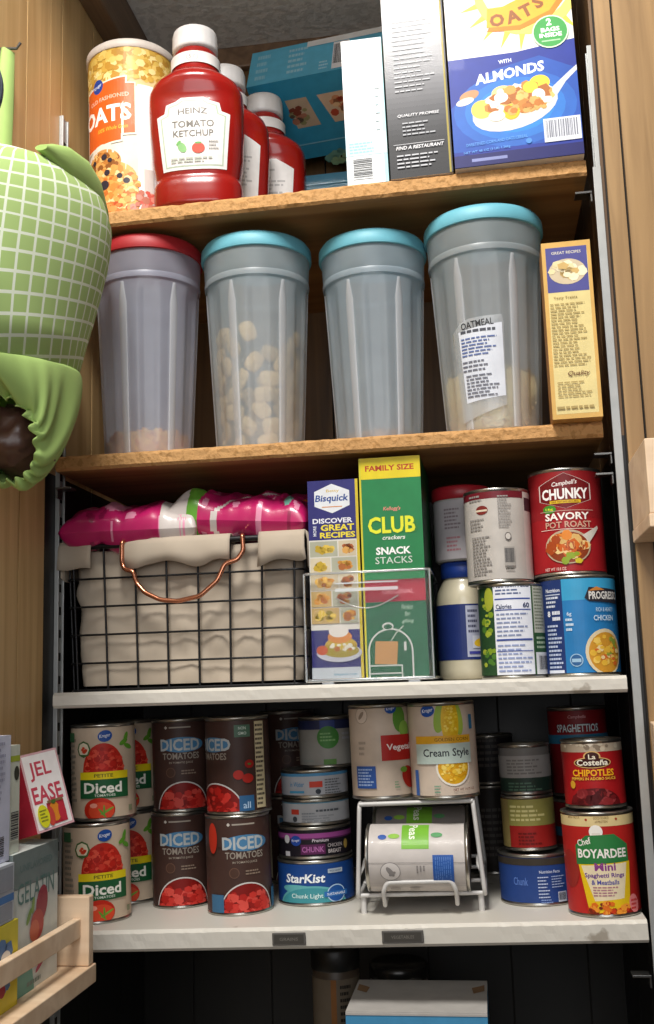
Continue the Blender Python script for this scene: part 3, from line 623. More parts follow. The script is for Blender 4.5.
carton('snack_box', 'darker blue box with cookie picture standing under the tilted blue box', 3, .290, .290, .105, .045, .165, ('#2b7897', '#256a86', '#3587a6'), lambda i, w, h: i.blobs(-.005, .10, .03, .018, 40, ['#b9a05c', '#8fa56c', '#a88a4a'], .007, 4).lines(-.04, .04, .03, .05, 2, '#7fbcd2', seed=4).rect(-w / 2, w / 2, h - .016, h - .014, '#8fc3d6'))
carton('tea_box', 'narrow white box with pale blue side and barcode near its base', 3, .353, .004, .046, .16, .175, ('#dfe4e6', '#7fc0d4', '#dfe4e6'),
       lambda i, w, h: i.rect(w / 2 - .004, w / 2, 0, h, '#a6d2de').rect(-w / 2, w / 2, .034, .060, '#bcd9e2').lines(-.019, .008, .036, .05, 4, '#8fbccb').barcode(-.0165, .0065, .006, .031, vert=False, bg='#e9ecee').lines(.012, .018, .06, .12, 6, '#c3dde6', seed=4), rightside=lambda i, w, h: i.lines(-.07, .06, .03, .12, 8, '#4aa0ba', seed=4))
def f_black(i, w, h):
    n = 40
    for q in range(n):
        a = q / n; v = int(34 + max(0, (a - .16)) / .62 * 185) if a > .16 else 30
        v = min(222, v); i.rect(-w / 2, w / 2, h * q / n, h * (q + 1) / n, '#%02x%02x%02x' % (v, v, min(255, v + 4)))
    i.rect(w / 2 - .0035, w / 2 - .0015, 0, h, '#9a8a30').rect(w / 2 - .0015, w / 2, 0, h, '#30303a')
    i.lines(-.026, .024, .010, .028, 4, '#b9bac0', seed=3, fill=.35).text('FIND A RESTAURANT', .0, .0345, .0042, '#e2e2e6', w=.052, shear=.2, bold=.03).rect(-.029, .027, .0385, .039, '#c9cacf').lines(-.018, .018, .048, .066, 4, '#a6a8ae', seed=5, fill=.35).text('QUALITY PROMISE', .0, .0725, .004, '#d6d6da', w=.046, shear=.2, bold=.03)
    i.lines(-.024, .022, .10, .19, 16, '#b9bbbf', seed=7, fill=.25)
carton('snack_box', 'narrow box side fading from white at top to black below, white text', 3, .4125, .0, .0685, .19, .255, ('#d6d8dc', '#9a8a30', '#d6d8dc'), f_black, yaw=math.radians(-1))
def f_honey(i, w, h):
    i.rect(-w / 2, w / 2, .128, h, '#e6e3dc')
    for q in range(22):
        a = q / 22 * 2 * PI; i.poly([(.022 + .05 * math.cos(a - .09), .205 + .05 * math.sin(a - .09)), (.022 + .078 * math.cos(a), .205 + .078 * math.sin(a)), (.022 + .05 * math.cos(a + .09), .205 + .05 * math.sin(a + .09))], '#edd24a')
    i.ell(.022, .205, .058, .058, '#f0d768').ell(.022, .21, .05, .05, '#f3e9c8').ell(.008, .212, .030, .030, '#efe9da')
    i.poly([(-.024, .156), (.012, .153), (.048, .166), (.067, .190), (.06, .2), (.045, .185), (.012, .172), (-.015, .172)], '#e07c1a')
    i.poly([(-.024, .161), (.012, .159), (.045, .172), (.066, .200), (.045, .213), (.02, .194), (-.005, .184), (-.022, .184)], '#f4a52c')
    i.text('O', -.012, .1685, .0155, '#8a5220', bold=.09, rot=.05).text('A', .0055, .1705, .0155, '#8a5220', bold=.09, rot=.22).text('T', .020, .1755, .0155, '#8a5220', bold=.09, rot=.36).text('S', .033, .1835, .0155, '#8a5220', bold=.09, rot=.5)
    i.text('HONEY BUNCHES OF', -.005, .222, .008, '#7a5430', w=.08, bold=.06, rot=.1)
    i.poly([(-w / 2, 0), (w / 2, 0), (w / 2, .135), (-w / 2, .119)], '#22348f').poly([(-w / 2, .018), (w / 2, .018), (w / 2, .1), (.03, .12), (-.02, .11), (-w / 2, .07)], '#234fa8')
    for q, c in enumerate(('#2b62b8', '#2f74c6', '#2f82cf')): i.ell(.0, .062, .066 - q * .012, .044 - q * .008, c)
    i.text('WITH', -.007, .1185, .0045, '#dfe4f4', w=.014, rot=.05, bold=.05).text('ALMONDS', -.003, .104, .0125, '#eef0f8', w=.075, bold=.07, rot=.10, shear=.1)
    i.ell(-.048, .083, .011, .0058, '#b98a62', rot=.3).ell(-.053, .0765, .010, .0042, '#dfd3c4', rot=.25)
    i.poly([(.034, .075), (.06, .097), (.069, .104), (.069, .098), (.056, .086), (.042, .066)], '#c9ccd6').ell(.0, .063, .047, .025, '#cfcfd6', rot=.22).ell(.001, .066, .044, .0215, '#e9e2d4', rot=.22)
    i.ell(-.035, .065, .012, .011, '#e8c95a').ell(-.012, .081, .012, .009, '#ecd488').ell(.028, .088, .011, .009, '#f0c83c')
    i.blobs(.004, .072, .034, .016, 80, ['#c98038', '#d99a4e', '#a8642a', '#e6b56a', '#f0e6d4'], .0065, 4).ell(-.004, .058, .009, .009, '#f0b522').ell(.018, .084, .008, .007, '#f3c63a').ell(-.014, .076, .0075, .006, '#f3efe6').ell(.026, .074, .007, .007, '#f0ece4').blobs(.012, .062, .02, .008, 26, ['#b9722e', '#dca25a'], .005, 9).ell(-.02, .055, .009, .006, '#ece4d6')
    i.ell(.044, .146, .0195, .0195, '#cfe6c8').ell(.044, .146, .018, .018, '#3f9a4a').text('2', .043, .1575, .0085, '#f3f8f0', bold=.07).text('BAGS', .044, .1485, .0052, '#f3f8f0', w=.02, bold=.07).text('INSIDE', .044, .1420, .0052, '#f3f8f0', w=.024, bold=.07).rect(.034, .054, .1345, .136, '#a9d2a6')
    i.text('SWEETENED CORN AND OATS CEREAL', -.022, .0265, .0036, '#5f9ae0', w=.066, rot=.05).text('NET WT 48 OZ (3 LB) 1.36kg', -.033, .017, .0036, '#5f9ae0', w=.05, rot=.05).ell(.012, .022, .0032, .0032, '#4a86d4')
    i.barcode(.0285, .0675, .0175, .0445, bg='#d9dbe4', fg='#7a7d88').rect(-w / 2, w / 2, 0, .0135, '#1b1c5e').rect(-.05, -.012, .005, .0085, '#7f86b8')
carton('cereal_box', 'large blue and white cereal box with almonds and a heaped spoon', 3, .5175, -.008, .137, .055, .262, ('#22348f', '#22348f', '#e6e3dc'), f_honey, yaw=math.radians(-1), cat='cereal')

# ================================================================== CONTAINER SHELF
def storage(x, y, label, lidcol, sc=1.0, tint='#b9bdc6', H=.232, yaw=.0):
    t = on(2, x, y, 'storage_container', label, 'container', face_cam(x, y) + yaw)
    m = sheer('milky_plastic', tint, .40, .3, .05); R0, R1 = .049 * sc, .0615 * sc
    def fr(a, z):
        if z < .006 or z > H - .045: return 1
        f = min(1, (H - .045 - z) / .012) * min(1, (z - .006) / .02)
        c = math.cos(6 * a + PI)           # six long grip panels
        return 1 - .05 * f * (1 / (1 + math.exp(-9 * (c - .55))))
    prof = []; N = 34
    for q in range(N + 1):
        z = H * q / N; r = R0 + (R1 - R0) * (z / H) ** .95
        if z > H - .04: r += .0015
        prof.append((r, z))
    prof = [(R0 * .6, .0012), (R0 - .003, 0)] + [(R0, .003)] + prof[1:]
    mb = MB(); mb.lathe(prof, m, 96, fr=fr, cap1=False); mb.build('container_body', t)
    rb = MB(); milky = sheer('milky_rib', '#f0f2f6', .55)
    for a in range(6):
        rr_ = []
        for q in range(9):
            z = .005 + (H - .052) * q / 8; r = (R0 + (R1 - R0) * z / H) * 1.008
            w_ = .10 * min(1, .35 + 6 * (1 - q / 8)); an = 2 * PI * a / 6
            rr_.append([((r + dr) * math.cos(an + da), (r + dr) * math.sin(an + da), z) for da, dr in ((-w_, -.001), (-w_ * .6, .0008), (w_ * .6, .0008), (w_, -.001))])
        rb.rings(rr_, milky, closed=False, cap0=False, cap1=False)
    rb.lathe([(R1 + .0000, H - .043), (R1 + .0005, H - .0395), (R1 + .0000, H - .036)], m, 64, cap0=False, cap1=False)
    rb.build('moulded_ribs', t)
    lm = mat(lidcol, .5, var=.04)
    L = MB(); r = R1 + .0025
    L.lathe([(r - .002, H - .0095), (r + .0006, H - .0100), (r + .0016, H - .0075), (r + .0012, H + .003), (r - .002, H + .008), (r - .008, H + .0095), (r - .012, H + .006), (.001, H + .006)], lm, 72, cap0=False)
    L.tube([(r * math.cos(2 * PI * q / 60), r * math.sin(2 * PI * q / 60), H - .0085) for q in range(60)], .0014, lm, 6, True)
    L.build('lid', t)
    return t, R0, R1
storage(.0776, .0746, 'milky plastic container with red lid, few flakes at the bottom', '#a32127', 1.0, '#e8ecff', .251)
storage(.2091, .0813, 'milky plastic container with blue lid, filled halfway with biscuit shaped cereal', '#68aebf', 1.0, '#eaf4fa', .2445)
storage(.3471, .088, 'milky plastic container with blue lid, almost empty, third from left', '#68aebf', .965, '#e0effa', .2375)
storage(.4762, .0686, 'largest milky plastic container with blue lid and taped paper label', '#68aebf', 1.03, '#e4ecf0', .243)
# paper label taped on the largest container
def paper_label():
    x, y = .4762, .0686
    t = on(2, x, y, 'taped_paper_label', 'white printed paper slip taped to the largest plastic container', 'label', face_cam(x, y) - .02)
    i = Ink(); i.poly([(-.041, .112), (-.030, .1215), (-.02, .125), (.016, .1265), (.018, .118), (.018, .028), (-.036, .012)], sheer('clear_tape', '#dfe3e8', .55)).poly([(-.033, .112), (.016, .118), (.017, .038), (-.029, .033)], '#cfd3dc')
    i.text('OATMEAL', -.011, .1185, .0075, '#2c2c30', w=.036, bold=.02, rot=.06).lines(-.030, .013, .108, .114, 1, '#4a4c55', seed=3)
    i.lines(-.030, .013, .083, .105, 6, '#5a6a9a', seed=4, fill=.45).lines(-.030, .004, .066, .080, 3, '#6a6c78', seed=6, fill=.4).lines(-.027, .010, .038, .064, 7, '#6a6c78', seed=5, fill=.4)
    R0, R1, H = .049 * 1.03, .0615 * 1.03, .243
    def fn(u, v, l):
        r = R0 + (R1 - R0) * v / H + .0018 + l; a = u / (R0 + .008); return (r * math.sin(a), -r * math.cos(a), v)
    mb = MB(); i.onto(mb, fn, du=.004, dv=.02); tag(mb.build('taped_paper_label'), None); o = COL.objects[-1]
    return t, mb
_t, _mb = paper_label()
for ob in list(COL.objects):
    if ob.name.startswith('taped_paper_label') and ob.type == 'MESH':
        ob.location = _t.location; ob.rotation_euler = _t.rotation_euler; tag(ob, _t['label'], _t['category'])
bpy.data.objects.remove(_t)
for ob in list(COL.objects):
    if ob.name.startswith('taped_paper_label'): ob.name = 'taped_paper_label'
# loose contents
def flakes(x, y, h, label, cols, n, size, name, seed, r0=.043):
    r = random.Random(seed); mb = MB()
    mb.lathe([(r0 * .9, .002), (r0, .004), (r0 + h * .05, h * .7), (r0 * .6, h * .85), (.002, h * .9)], mat(cols[0], .8, var=.2, scale=160), 32)
    for q in range(n):
        a = r.random() * 2 * PI; u = r.random()
        if u < .7: rr, z = r0 + .0005, r.uniform(.003, h * .75)
        else: rr = r0 * math.sqrt(r.random()); z = h * (.9 - .2 * rr / r0)
        c = Vector((rr * math.cos(a), rr * math.sin(a), z)); M = Matrix.Rotation(r.random() * 6, 3, Vector((r.random() - .5, r.random() - .5, r.random() - .5)).normalized())
        s = size * r.uniform(.6, 1.2); k = 6
        pts = [c + M @ Vector((s * math.cos(2 * PI * j / k) * r.uniform(.8, 1.1), s * .7 * math.sin(2 * PI * j / k), s * .2 * math.cos(4 * PI * j / k))) for j in range(k)]
        mb.add(pts, [tuple(range(k))], mat(r.choice(cols), .7))
    o = mb.build(name); o.location = (x, y, zs(2, x) + .0015); return tag(o, label, 'cereal', kind='stuff')
flakes(.0776, .0746, .040, 'golden cereal flakes lying in the red lidded container', ['#fcc064', '#ffd07c', '#f0ab4a', '#ffe09a'], 420, .005, 'cereal_flakes', 2)
flakes(.3471, .088, .022, 'crumbled cereal at the bottom of the third container', ['#b98d68', '#c69c76', '#a87c58'], 260, .0038, 'cereal_crumbs', 3)
flakes(.4762, .0686, .094, 'pale rolled oats heaped inside the largest container', ['#fcdca6', '#ffe8bc', '#f0cb92', '#fff0cc'], 1900, .0036, 'rolled_oats', 4, .046)
# biscuit shaped cereal, one object each
def biscuit_mesh():
    mb = MB(); n = 8; rs = []
    for q in range(7):
        z = -1 + 2 * q / 6; s = math.sqrt(max(.02, 1 - abs(z) ** 3)); ring = []
        for j in range(16):
            a = 2 * PI * j / 16; c, e = math.cos(a), math.sin(a); k = 1 / (abs(c) ** 4 + abs(e) ** 4) ** .25
            rr = 1 + .06 * noise.noise(Vector((c * 3, e * 3, z * 2)))
            ring.append((.0118 * k * c * s * rr, -.0042 * -z * (1 + .2 * math.sin(5 * a)),   .0092 * k * e * s * rr))
        rs.append(ring)
    return mb.rings(rs, mat('#ffcf98', .85, var=.25, scale=700, bump=.8)).build('wheat_biscuit').data
bm_ = biscuit_mesh()
first = [q for q in COL.objects if q.name.startswith('wheat_biscuit')][0]; r = random.Random(11); cnt = 0
zz = .010
bx0, by0 = .2091, .0813
while zz < .140:
    k = 8; ph = r.random() * 6
    for j in range(k):
        if zz > .115 and r.random() < .35: continue
        a = ph + 2 * PI * j / k + r.uniform(-.06, .06); rr = .0425 + (zz / .232) * .010 - .0035
        ob = first if cnt == 0 else first.copy()
        if cnt: COL.objects.link(ob)
        ob.location = (bx0 + rr * math.cos(a), by0 + rr * math.sin(a), zs(2, bx0) + zz + .001 + r.uniform(-.001, .001))
        ob.rotation_euler = (r.uniform(-.3, .3), r.uniform(-1.4, 1.4), a - PI / 2 + r.uniform(-.3, .3))
        ob.scale = (1, 1, 1)
        tag(ob, 'tan wheat biscuit cereal piece inside the half full blue lidded container', 'cereal piece', 'wheat biscuits in the second container'); cnt += 1
    zz += .0185
# yellow box
def f_yellow(i, w, h):
    i.rect(-w / 2, w / 2, 0, h, '#cfa55a').rect(-w / 2 + .004, w / 2 - .0035, .005, h - .012, '#dac88a')
    i.rect(-w / 2 + .004, w / 2 - .004, h - .055, h - .006, '#4c4c8c').text('GREAT RECIPES', 0, h - .012, .003, '#d9d3c0', w=.03).ell(0, h - .033, .019, .014, '#c9b89a').blobs(0, h - .032, .016, .010, 26, ['#e0cfa0', '#c9a868', '#efe3c0'], .006, 3)
    i.text('Tasty Treats', -.004, h - .0615, .0032, '#8a7440', w=.024).lines(-.02, .018, .055, h - .066, 20, '#a8925a', seed=4, fill=.35).text('Quality', .004, .0465, .0065, '#6e4a2c', w=.022, shear=.3).lines(-.018, .016, .022, .040, 5, '#a8925a', seed=5, fill=.35).lines(-.02, .02, .009, .014, 1, '#a8925a', seed=8)
carton('cookie_box', 'narrow cream and gold box with blue picture panel on the container shelf', 2, .5590, -.017, .050, .048, .190, ('#cfa55a', '#a8743c', '#c99c5a'), f_yellow, yaw=math.radians(-1), rightside=lambda i, w, h: i.rect(-.05, .05, h - .08, h, '#40407c'))

# ================================================================== BASKET SHELF
BZ = .0; blk = mat('#1b1b1d', .4, metal=.4)
t = on(1, .1285, .03, 'wire_basket', 'black wire basket with beige cloth liner and copper handle', 'basket', math.radians(-1.5))
Bw, Bt, Bh, Bd = .131, .1365, .160, .235
def bp(u, v, z):  # u,v in [-1,1] side position; taper with height
    hw = Bw + (Bt - Bw) * z / Bh
    return (u * hw, Bd / 2 + v * (Bd / 2 - .006 + .006 * z / Bh), z)
rim = MB(); rim.tube(fillet([bp(-1, -1, Bh), bp(1, -1, Bh), bp(1, 1, Bh), bp(-1, 1, Bh)], .012, closed=True), .0034, blk, 8, True); rim.build('rim', t)
wires = MB()
for z in (.002, .031, .062, .093, .124):
    wires.tube(fillet([bp(-1, -1, z), bp(1, -1, z), bp(1, 1, z), bp(-1, 1, z)], .01, closed=True), .0013, blk, 6, True)
for q in range(8):
    u = -.93 + 1.86 * q / 7
    for v in (-1, 1): wires.tube([bp(u, v, .002), bp(u, v, Bh)], .0013, blk, 6)
    wires.tube([bp(u, -1, .002), bp(u, 1, .002)], .0013, blk, 6)
for q in range(7):
    v = -.9 + 1.8 * q / 6
    for u in (-1, 1): wires.tube([bp(u, v, .002), bp(u, v, Bh)], .0013, blk, 6)
wires.build('wire_grid', t)
cop = mat('#c98465', .25, metal=.9)
hb = MB(); y0 = -.008
hp = [(-.063, .004, Bh + .004), (-.066, y0, Bh + .003), (-.066, y0, Bh - .020), (-.063, y0 - .002, Bh - .028), (-.052, y0 - .003, Bh - .031), (-.048, y0 - .004, Bh - .044), (-.038, y0 - .006, Bh - .055), (-.02, y0 - .008, Bh - .064), (0.0, y0 - .008, Bh - .0665), (.025, y0 - .008, Bh - .062), (.044, y0 - .006, Bh - .046), (.052, y0 - .004, Bh - .028), (.066, y0 - .003, Bh - .024), (.072, y0, Bh - .014), (.071, y0, Bh + .003), (.068, .004, Bh + .004)]
hb.tube(fillet(hp, .004), .0026, cop, 8); hb.build('handle', t)
canvas = mat('#b5a795', .9, var=.05, scale=18, bump=.1)
def cloth(p, a=.004, s=18): return noise.noise(Vector(p) * s) * a
ln = MB(); rs = []
for q in range(26):
    z = .006 + (Bh - .010) * q / 25; ring = []
    N = 120
    for j in range(N):
        a = 2 * PI * j / N; c, s = math.cos(a), math.sin(a); k = 1 / (abs(c) ** 16 + abs(s) ** 16) ** (1 / 16)
        hw = (Bw + (Bt - Bw) * z / Bh - .0030); hd = Bd / 2 - .011
        # pillowing between the wires
        du = abs(math.sin((c * k + .93) / 1.86 * 7 * PI)) * .0016; dz = abs(math.sin(z / .031 * PI)) * .0014
        fold = cloth((c * k * 2.2, s * 2, z * 9), .0045, 3.0) + cloth((c * k * 5 + z * 14, s * 4, z * 20), .0022, 2.0)
        off = min(.003, du + dz - .003 + fold)
        ring.append((c * k * (hw + off), Bd / 2 + s * k * (hd + off), z))
    rs.append(ring)
ln.rings(rs, canvas, cap1=False)
LN = ln.build('cloth_liner', t)
def flap(x0, x1, drop, seed):
    mb = MB(); n = max(8, int((x1 - x0) / .004)); rr = []
    for q in range(n + 1):
        x = x0 + (x1 - x0) * q / n; d = drop * (.78 + .35 * noise.noise(Vector((x * 30, seed, 0)))); w_ = .0015 * math.sin(x * 140 + seed) 
        rr.append([(x, .03, Bh - .012), (x, .014, Bh + .003), (x, .006, Bh + .0058), (x, -.001, Bh + .0055), (x, -.0055 + w_, Bh - .001), (x, -.0065 + w_, Bh - d * .5), (x + .002 * math.sin(x * 60), -.0055 + w_ * 1.5, Bh - d)])
    mb.rings(rr, canvas, closed=False, cap0=False, cap1=False); return mb.build('liner_fold', LN, solid=.002)
flap(-.142, -.103, .033, 1); flap(-.070, .056, .030, 5); flap(.088, .139, .036, 9)
# side folds of liner over the ends
for s in (-1, 1):
    mb = MB(); rr = []
    for q in range(20):
        y_ = .002 + .2 * q / 19; d = .033 + .004 * math.sin(q)
        rr.append([(s * .12, y_, Bh - .008), (s * .130, y_, Bh + .005), (s * .139, y_, Bh + .005), (s * .1415, y_, Bh - .004), (s * .1415, y_, Bh - d)])
    mb.rings(rr, canvas, closed=False, cap0=False, cap1=False); mb.build('liner_fold', LN, solid=.002)
# pink packages on the basket
def pouch(name, label, loc, rot, w, d, h, art, seed, cat='package'):
    mb = MB(); nx, ny = 130, 70; V = []
    for sgn in (1, -1):
        for j in range(ny + 1):
            for i_ in range(nx + 1):
                u, v = i_ / nx * 2 - 1, j / ny * 2 - 1
                prof = (max(0, 1 - abs(u) ** 8) * max(0, 1 - abs(v) ** 6)) ** .5
                wr = -.1 + .45 * abs(noise.noise(Vector((u * 2.2 + seed, v * 1.6, sgn)))) + .3 * noise.noise(Vector((u * 3 + seed, v * 2, sgn))) + .1 * noise.noise(Vector((u * 8 + seed, v * 6, sgn)))
                # sharp creases of stiff plastic film
                wr += .14 * abs(noise.noise(Vector((u * 4 - v * 3 + seed * 2, v, 3 * sgn))))
                V.append((u * w / 2, v * d / 2, sgn * h / 2 * prof * (1 + wr)))
    n1 = (nx + 1) * (ny + 1)
    for sgn in (0, 1):
        for j in range(ny):
            for i_ in range(nx):
                a = sgn * n1 + j * (nx + 1) + i_; u, v = (i_ + .5) / nx * 2 - 1, (j + .5) / ny * 2 - 1
                f = (a, a + 1, a + nx + 2, a + nx + 1) if sgn == 0 else (a, a + nx + 1, a + nx + 2, a + 1)
                mb.v += [] ; mb.f.append(list(f)); mb.m.append(mb.mi(art(u, v))); mb.sm.append(True)
    mb.v = V
    o = mb.build(name); o.location = loc; o.rotation_euler = rot; return tag(o, label, cat)
pk, pkd, pl, wg, gr = [mat(c, .3, coat=.3, var=.12, scale=30) for c in ('#b51c5e', '#8f1448', '#d88aa6', '#c9bfba', '#5f9a34')]
org, teal = mat('#c9622c', .35), mat('#6fa898', .35)
def art_pl(u, v):
    if -.55 < u < .3 and False: return wg
    if (u + .25) ** 2 / .035 + (v + .55) ** 2 / .09 < 1: return pl
    q = noise.noise(Vector((u * 7, v * 5, 1)))
    if u > .60 + v * .15 + .05 * q: return pl if abs(u - .8) < .06 and abs(noise.noise(Vector((u * 30, v * 30, 2)))) > .2 else wg
    return pl if q > .42 else pkd if q < -.42 else pk
def art_pr(u, v):
    q = noise.noise(Vector((u * 7, v * 5, 7)))
    if u < -.74 - v * .1: return wg
    if u < -.62 - v * .22 + .0 * q and v < .0 and u < -.3 + v * .2: return gr
    if (u - .72) ** 2 / .004 + (v + .75) ** 2 / .03 < 1: return teal
    if (u - .80) ** 2 / .003 + (v + .25) ** 2 / .03 < 1: return org
    if abs(v - .9 * u + .75) < .035 and v < -.2: return wg
    return pl if q > .40 else pkd if q < -.42 else pk
pouch('frozen_food_bag', 'crumpled pink and white plastic bag lying across the left of the wire basket', (.062, .120, .430), (.18, .0, .06), .155, .20, .050, art_pl, 3.3)
pouch('frozen_food_bag', 'crumpled pink plastic bag with green and white patches, right on the wire basket', (.192, .128, .434), (.16, .08, -.05), .165, .20, .056, art_pr, 8.1)
pouch('frozen_food_bag', 'flattened white and pink bag tucked between the pink bags on the basket', (.118, .19, .456), (.1, .0, .3), .12, .1, .02, lambda u, v: wg if abs(u) < .8 else pk, 5.5)

# clear bin and the two boxes in it
clear = sheer('clear_acrylic', '#e8eef0', .0, .04, .02)
t = on(1, .3342, .004, 'clear_storage_bin', 'clear acrylic bin holding the two narrow cracker and baking boxes', 'bin', math.radians(-.5))
w, d, h, th = .132, .17, .115, .0022
mb = MB(); mb.box(-w / 2, w / 2, 0, th, .003, h, clear).box(-w / 2, w / 2, d - th, d, .003, h, clear).box(-w / 2, -w / 2 + th, th, d - th, .003, h, clear).box(w / 2 - th, w / 2, th, d - th, .003, h, clear).box(-w / 2, w / 2, 0, d, .002, .0035, clear)
mb.build('bin_walls', t)
edge = sheer('acrylic_edge', '#dfe6ea', .45, .1, .3)
mb = MB(); mb.tube(fillet([(-w / 2, 0, h), (w / 2, 0, h), (w / 2, d, h), (-w / 2, d, h)], .006, closed=True), .0016, edge, 6, True)
for s in (-1, 1): mb.tube([(s * w / 2, 0, .003), (s * w / 2, 0, h)], .0013, edge, 6)
mb.tube(fillet([(-w / 2, 0, .004), (w / 2, 0, .004), (w / 2, d, .004), (-w / 2, d, .004)], .006, closed=True), .002, edge, 6, True)
mb.build('rolled_edge', t)
mb = MB(); mb.tube([(-.033 + .0055 * q, -.0012, h - .026 - .012 * math.sin(PI * q / 12)) for q in range(13)], .0008, edge, 5)
mb.box(-.033, .033, -.001, 0, h - .020, h - .0165, edge).box(-.033, .033, -.001, 0, h - .012, h - .0105, edge); mb.build('finger_grip', t)
mb = MB(); 
for s in (-1, 1): mb.box(s * .045 - .006, s * .045 + .006, .01, .02, 0, .003, edge)
mb.build('feet', t)
def f_bisquick(i, w, h):
    i.rect(-w / 2, w / 2, 0, h, '#2b2a6c').rect(w / 2 - .003, w / 2, 0, h, '#c9b22a')
    i.poly([(-.02, h - .012), (-.001, h - .004), (.018, h - .012), (.018, h - .028), (-.001, h - .036), (-.02, h - .028)], '#d9dce0').text('Betty', 0, h - .012, .004, '#c9a83c', w=.014).text('Bisquick', -.001, h - .0205, .0095, '#2f4a8c', w=.036, bold=.05, shear=.15).rect(-.012, .01, h - .0295, h - .0285, '#c9803c')
    i.text('DISCOVER', -.001, h - .044, .0055, '#e4e4ec', w=.043, bold=.05).text('MORE', -.0205, h - .0545, .0035, '#d9dce8', w=.011, rot=PI / 2, bold=.03).text('GREAT', .004, h - .0515, .0068, '#e3cf3a', w=.036, bold=.06).text('RECIPES', .004, h - .0595, .0062, '#e3cf3a', w=.038, bold=.06)
    i.rect(-w / 2, w / 2 - .003, .052, h - .0645, '#d3cfc6'); r = random.Random(4)
    y_ = h - .066; row = 0
    while y_ > .06:
        hh = .0165; xm = (.004, -.004)[row % 2]
        for a, b in ((-w / 2 + .001, xm - .0006), (xm + .0006, w / 2 - .004)):
            i.rect(a, b, y_ - hh, y_, r.choice(('#c4b69a', '#a8a894', '#b89a62', '#cbbfa4'))); i.blobs((a + b) / 2, y_ - hh / 2, (b - a) * .3, hh * .24, 14, r.choice((['#c98a34', '#a8622a', '#e0b050'], ['#b99a2c', '#8a7a2c', '#d8b84e'], ['#a85a2c', '#d09a4e', '#6f3c20'])), .004, row * 7 + int(a * 1000))
        y_ -= hh + .0012; row += 1
    i.ell(.002, .028, .024, .0095, '#b9b9c4').ell(.004, .036, .017, .008, '#b99a34').rect(-.013, .02, .029, .037, '#a88c34').ell(.004, .03, .019, .007, '#9a8a30').ell(.003, .0445, .013, .0065, '#c9803c').ell(.002, .0505, .0105, .0065, '#d9d3cc').ell(-.016, .031, .006, .005, '#b9502a').blobs(.004, .034, .016, .004, 16, ['#d8d2c0', '#a8642c', '#c4aa3c'], .003, 4)
    i.rect(-w / 2, w / 2 - .003, 0, .013, '#b9c0c6').text('bisquick.com', .008, .0055, .0035, '#4a8aa4', w=.024)
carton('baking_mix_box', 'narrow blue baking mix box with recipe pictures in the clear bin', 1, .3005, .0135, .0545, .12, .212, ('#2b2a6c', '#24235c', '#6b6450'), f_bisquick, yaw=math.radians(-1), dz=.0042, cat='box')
def f_club(i, w, h):
    i.rect(-w / 2, w / 2, 0, h, '#1d7a44').rect(-w / 2, w / 2, 0, .10, '#1c6240').rect(-w / 2, w / 2, h - .023, h, '#d9c41c').text('FAMILY SIZE', .0, h - .0115, .0062, '#b03a18', w=.052, bold=.06).rect(-w / 2, -w / 2 + .002, 0, h, '#c9c02c')
    i.text("Kellogg's", .001, h - .056, .0052, '#d88a7a', w=.018, bold=.04, shear=.2).text('CLUB', .001, h - .0735, .0185, '#2c7a34', w=.053, bold=.09).text('CLUB', .0, h - .073, .018, '#dfe02c', w=.050, bold=.05).text('crackers', .002, h - .0865, .0045, '#e2e8dc', w=.024, shear=.2, bold=.03)
    i.text('SNACK', .001, h - .1005, .008, '#f0f2ee', w=.037, bold=.06).text('STACKS', .001, h - .1105, .0072, '#cfdccf', w=.039, bold=.0)
    i.rect(-w / 2 + .002, w / 2, .079, .102, '#a82338').text('ORIGINAL', .004, .0895, .005, '#d88a94', w=.034, bold=.03)
    for a, s in ((.073, 'Perfect'), (.066, 'for'), (.058, 'gifting')): i.text(s, .013, a, .0052, '#9fc0a6', w=.012 if len(s) > 3 else .006, shear=.25)
    for rr, c in ((.0235, '#c3c8c2'), (.0218, '#1c5a3a')):
        i.ell(-.006, .028, rr, rr, c, a0=0, a1=PI); i.rect(-.006 - rr, -.006 + rr, -.001, .028, c)
    i.ell(-.008, .0535, .006, .004, '#c3c8c2').ell(-.008, .053, .0045, .0026, '#1c5a3a')
    i.rect(-.028, .006, .0125, .014, '#b9c0b8').rect(-.028, .006, .0045, .006, '#b9c0b8').rect(.0045, .006, .0, .014, '#b9c0b8').poly([(-.023, .015), (.0, .014), (.002, .0375), (-.0215, .0385)], '#b98a54')
    i.poly([(-.006, .038), (.0, .047), (.008, .054), (.009, .053), (.001, .046), (-.005, .038)], '#a9b8a8').rect(.008, .0105, .028, .037, '#c3c8c2')
carton('cracker_box', 'tall green cracker box with yellow top band in the clear bin', 1, .3625, .0115, .0655, .13, .233, ('#1b6a3c', '#16552f', '#c9b41c'), f_club, yaw=math.radians(-1), dz=.0042, cat='box')

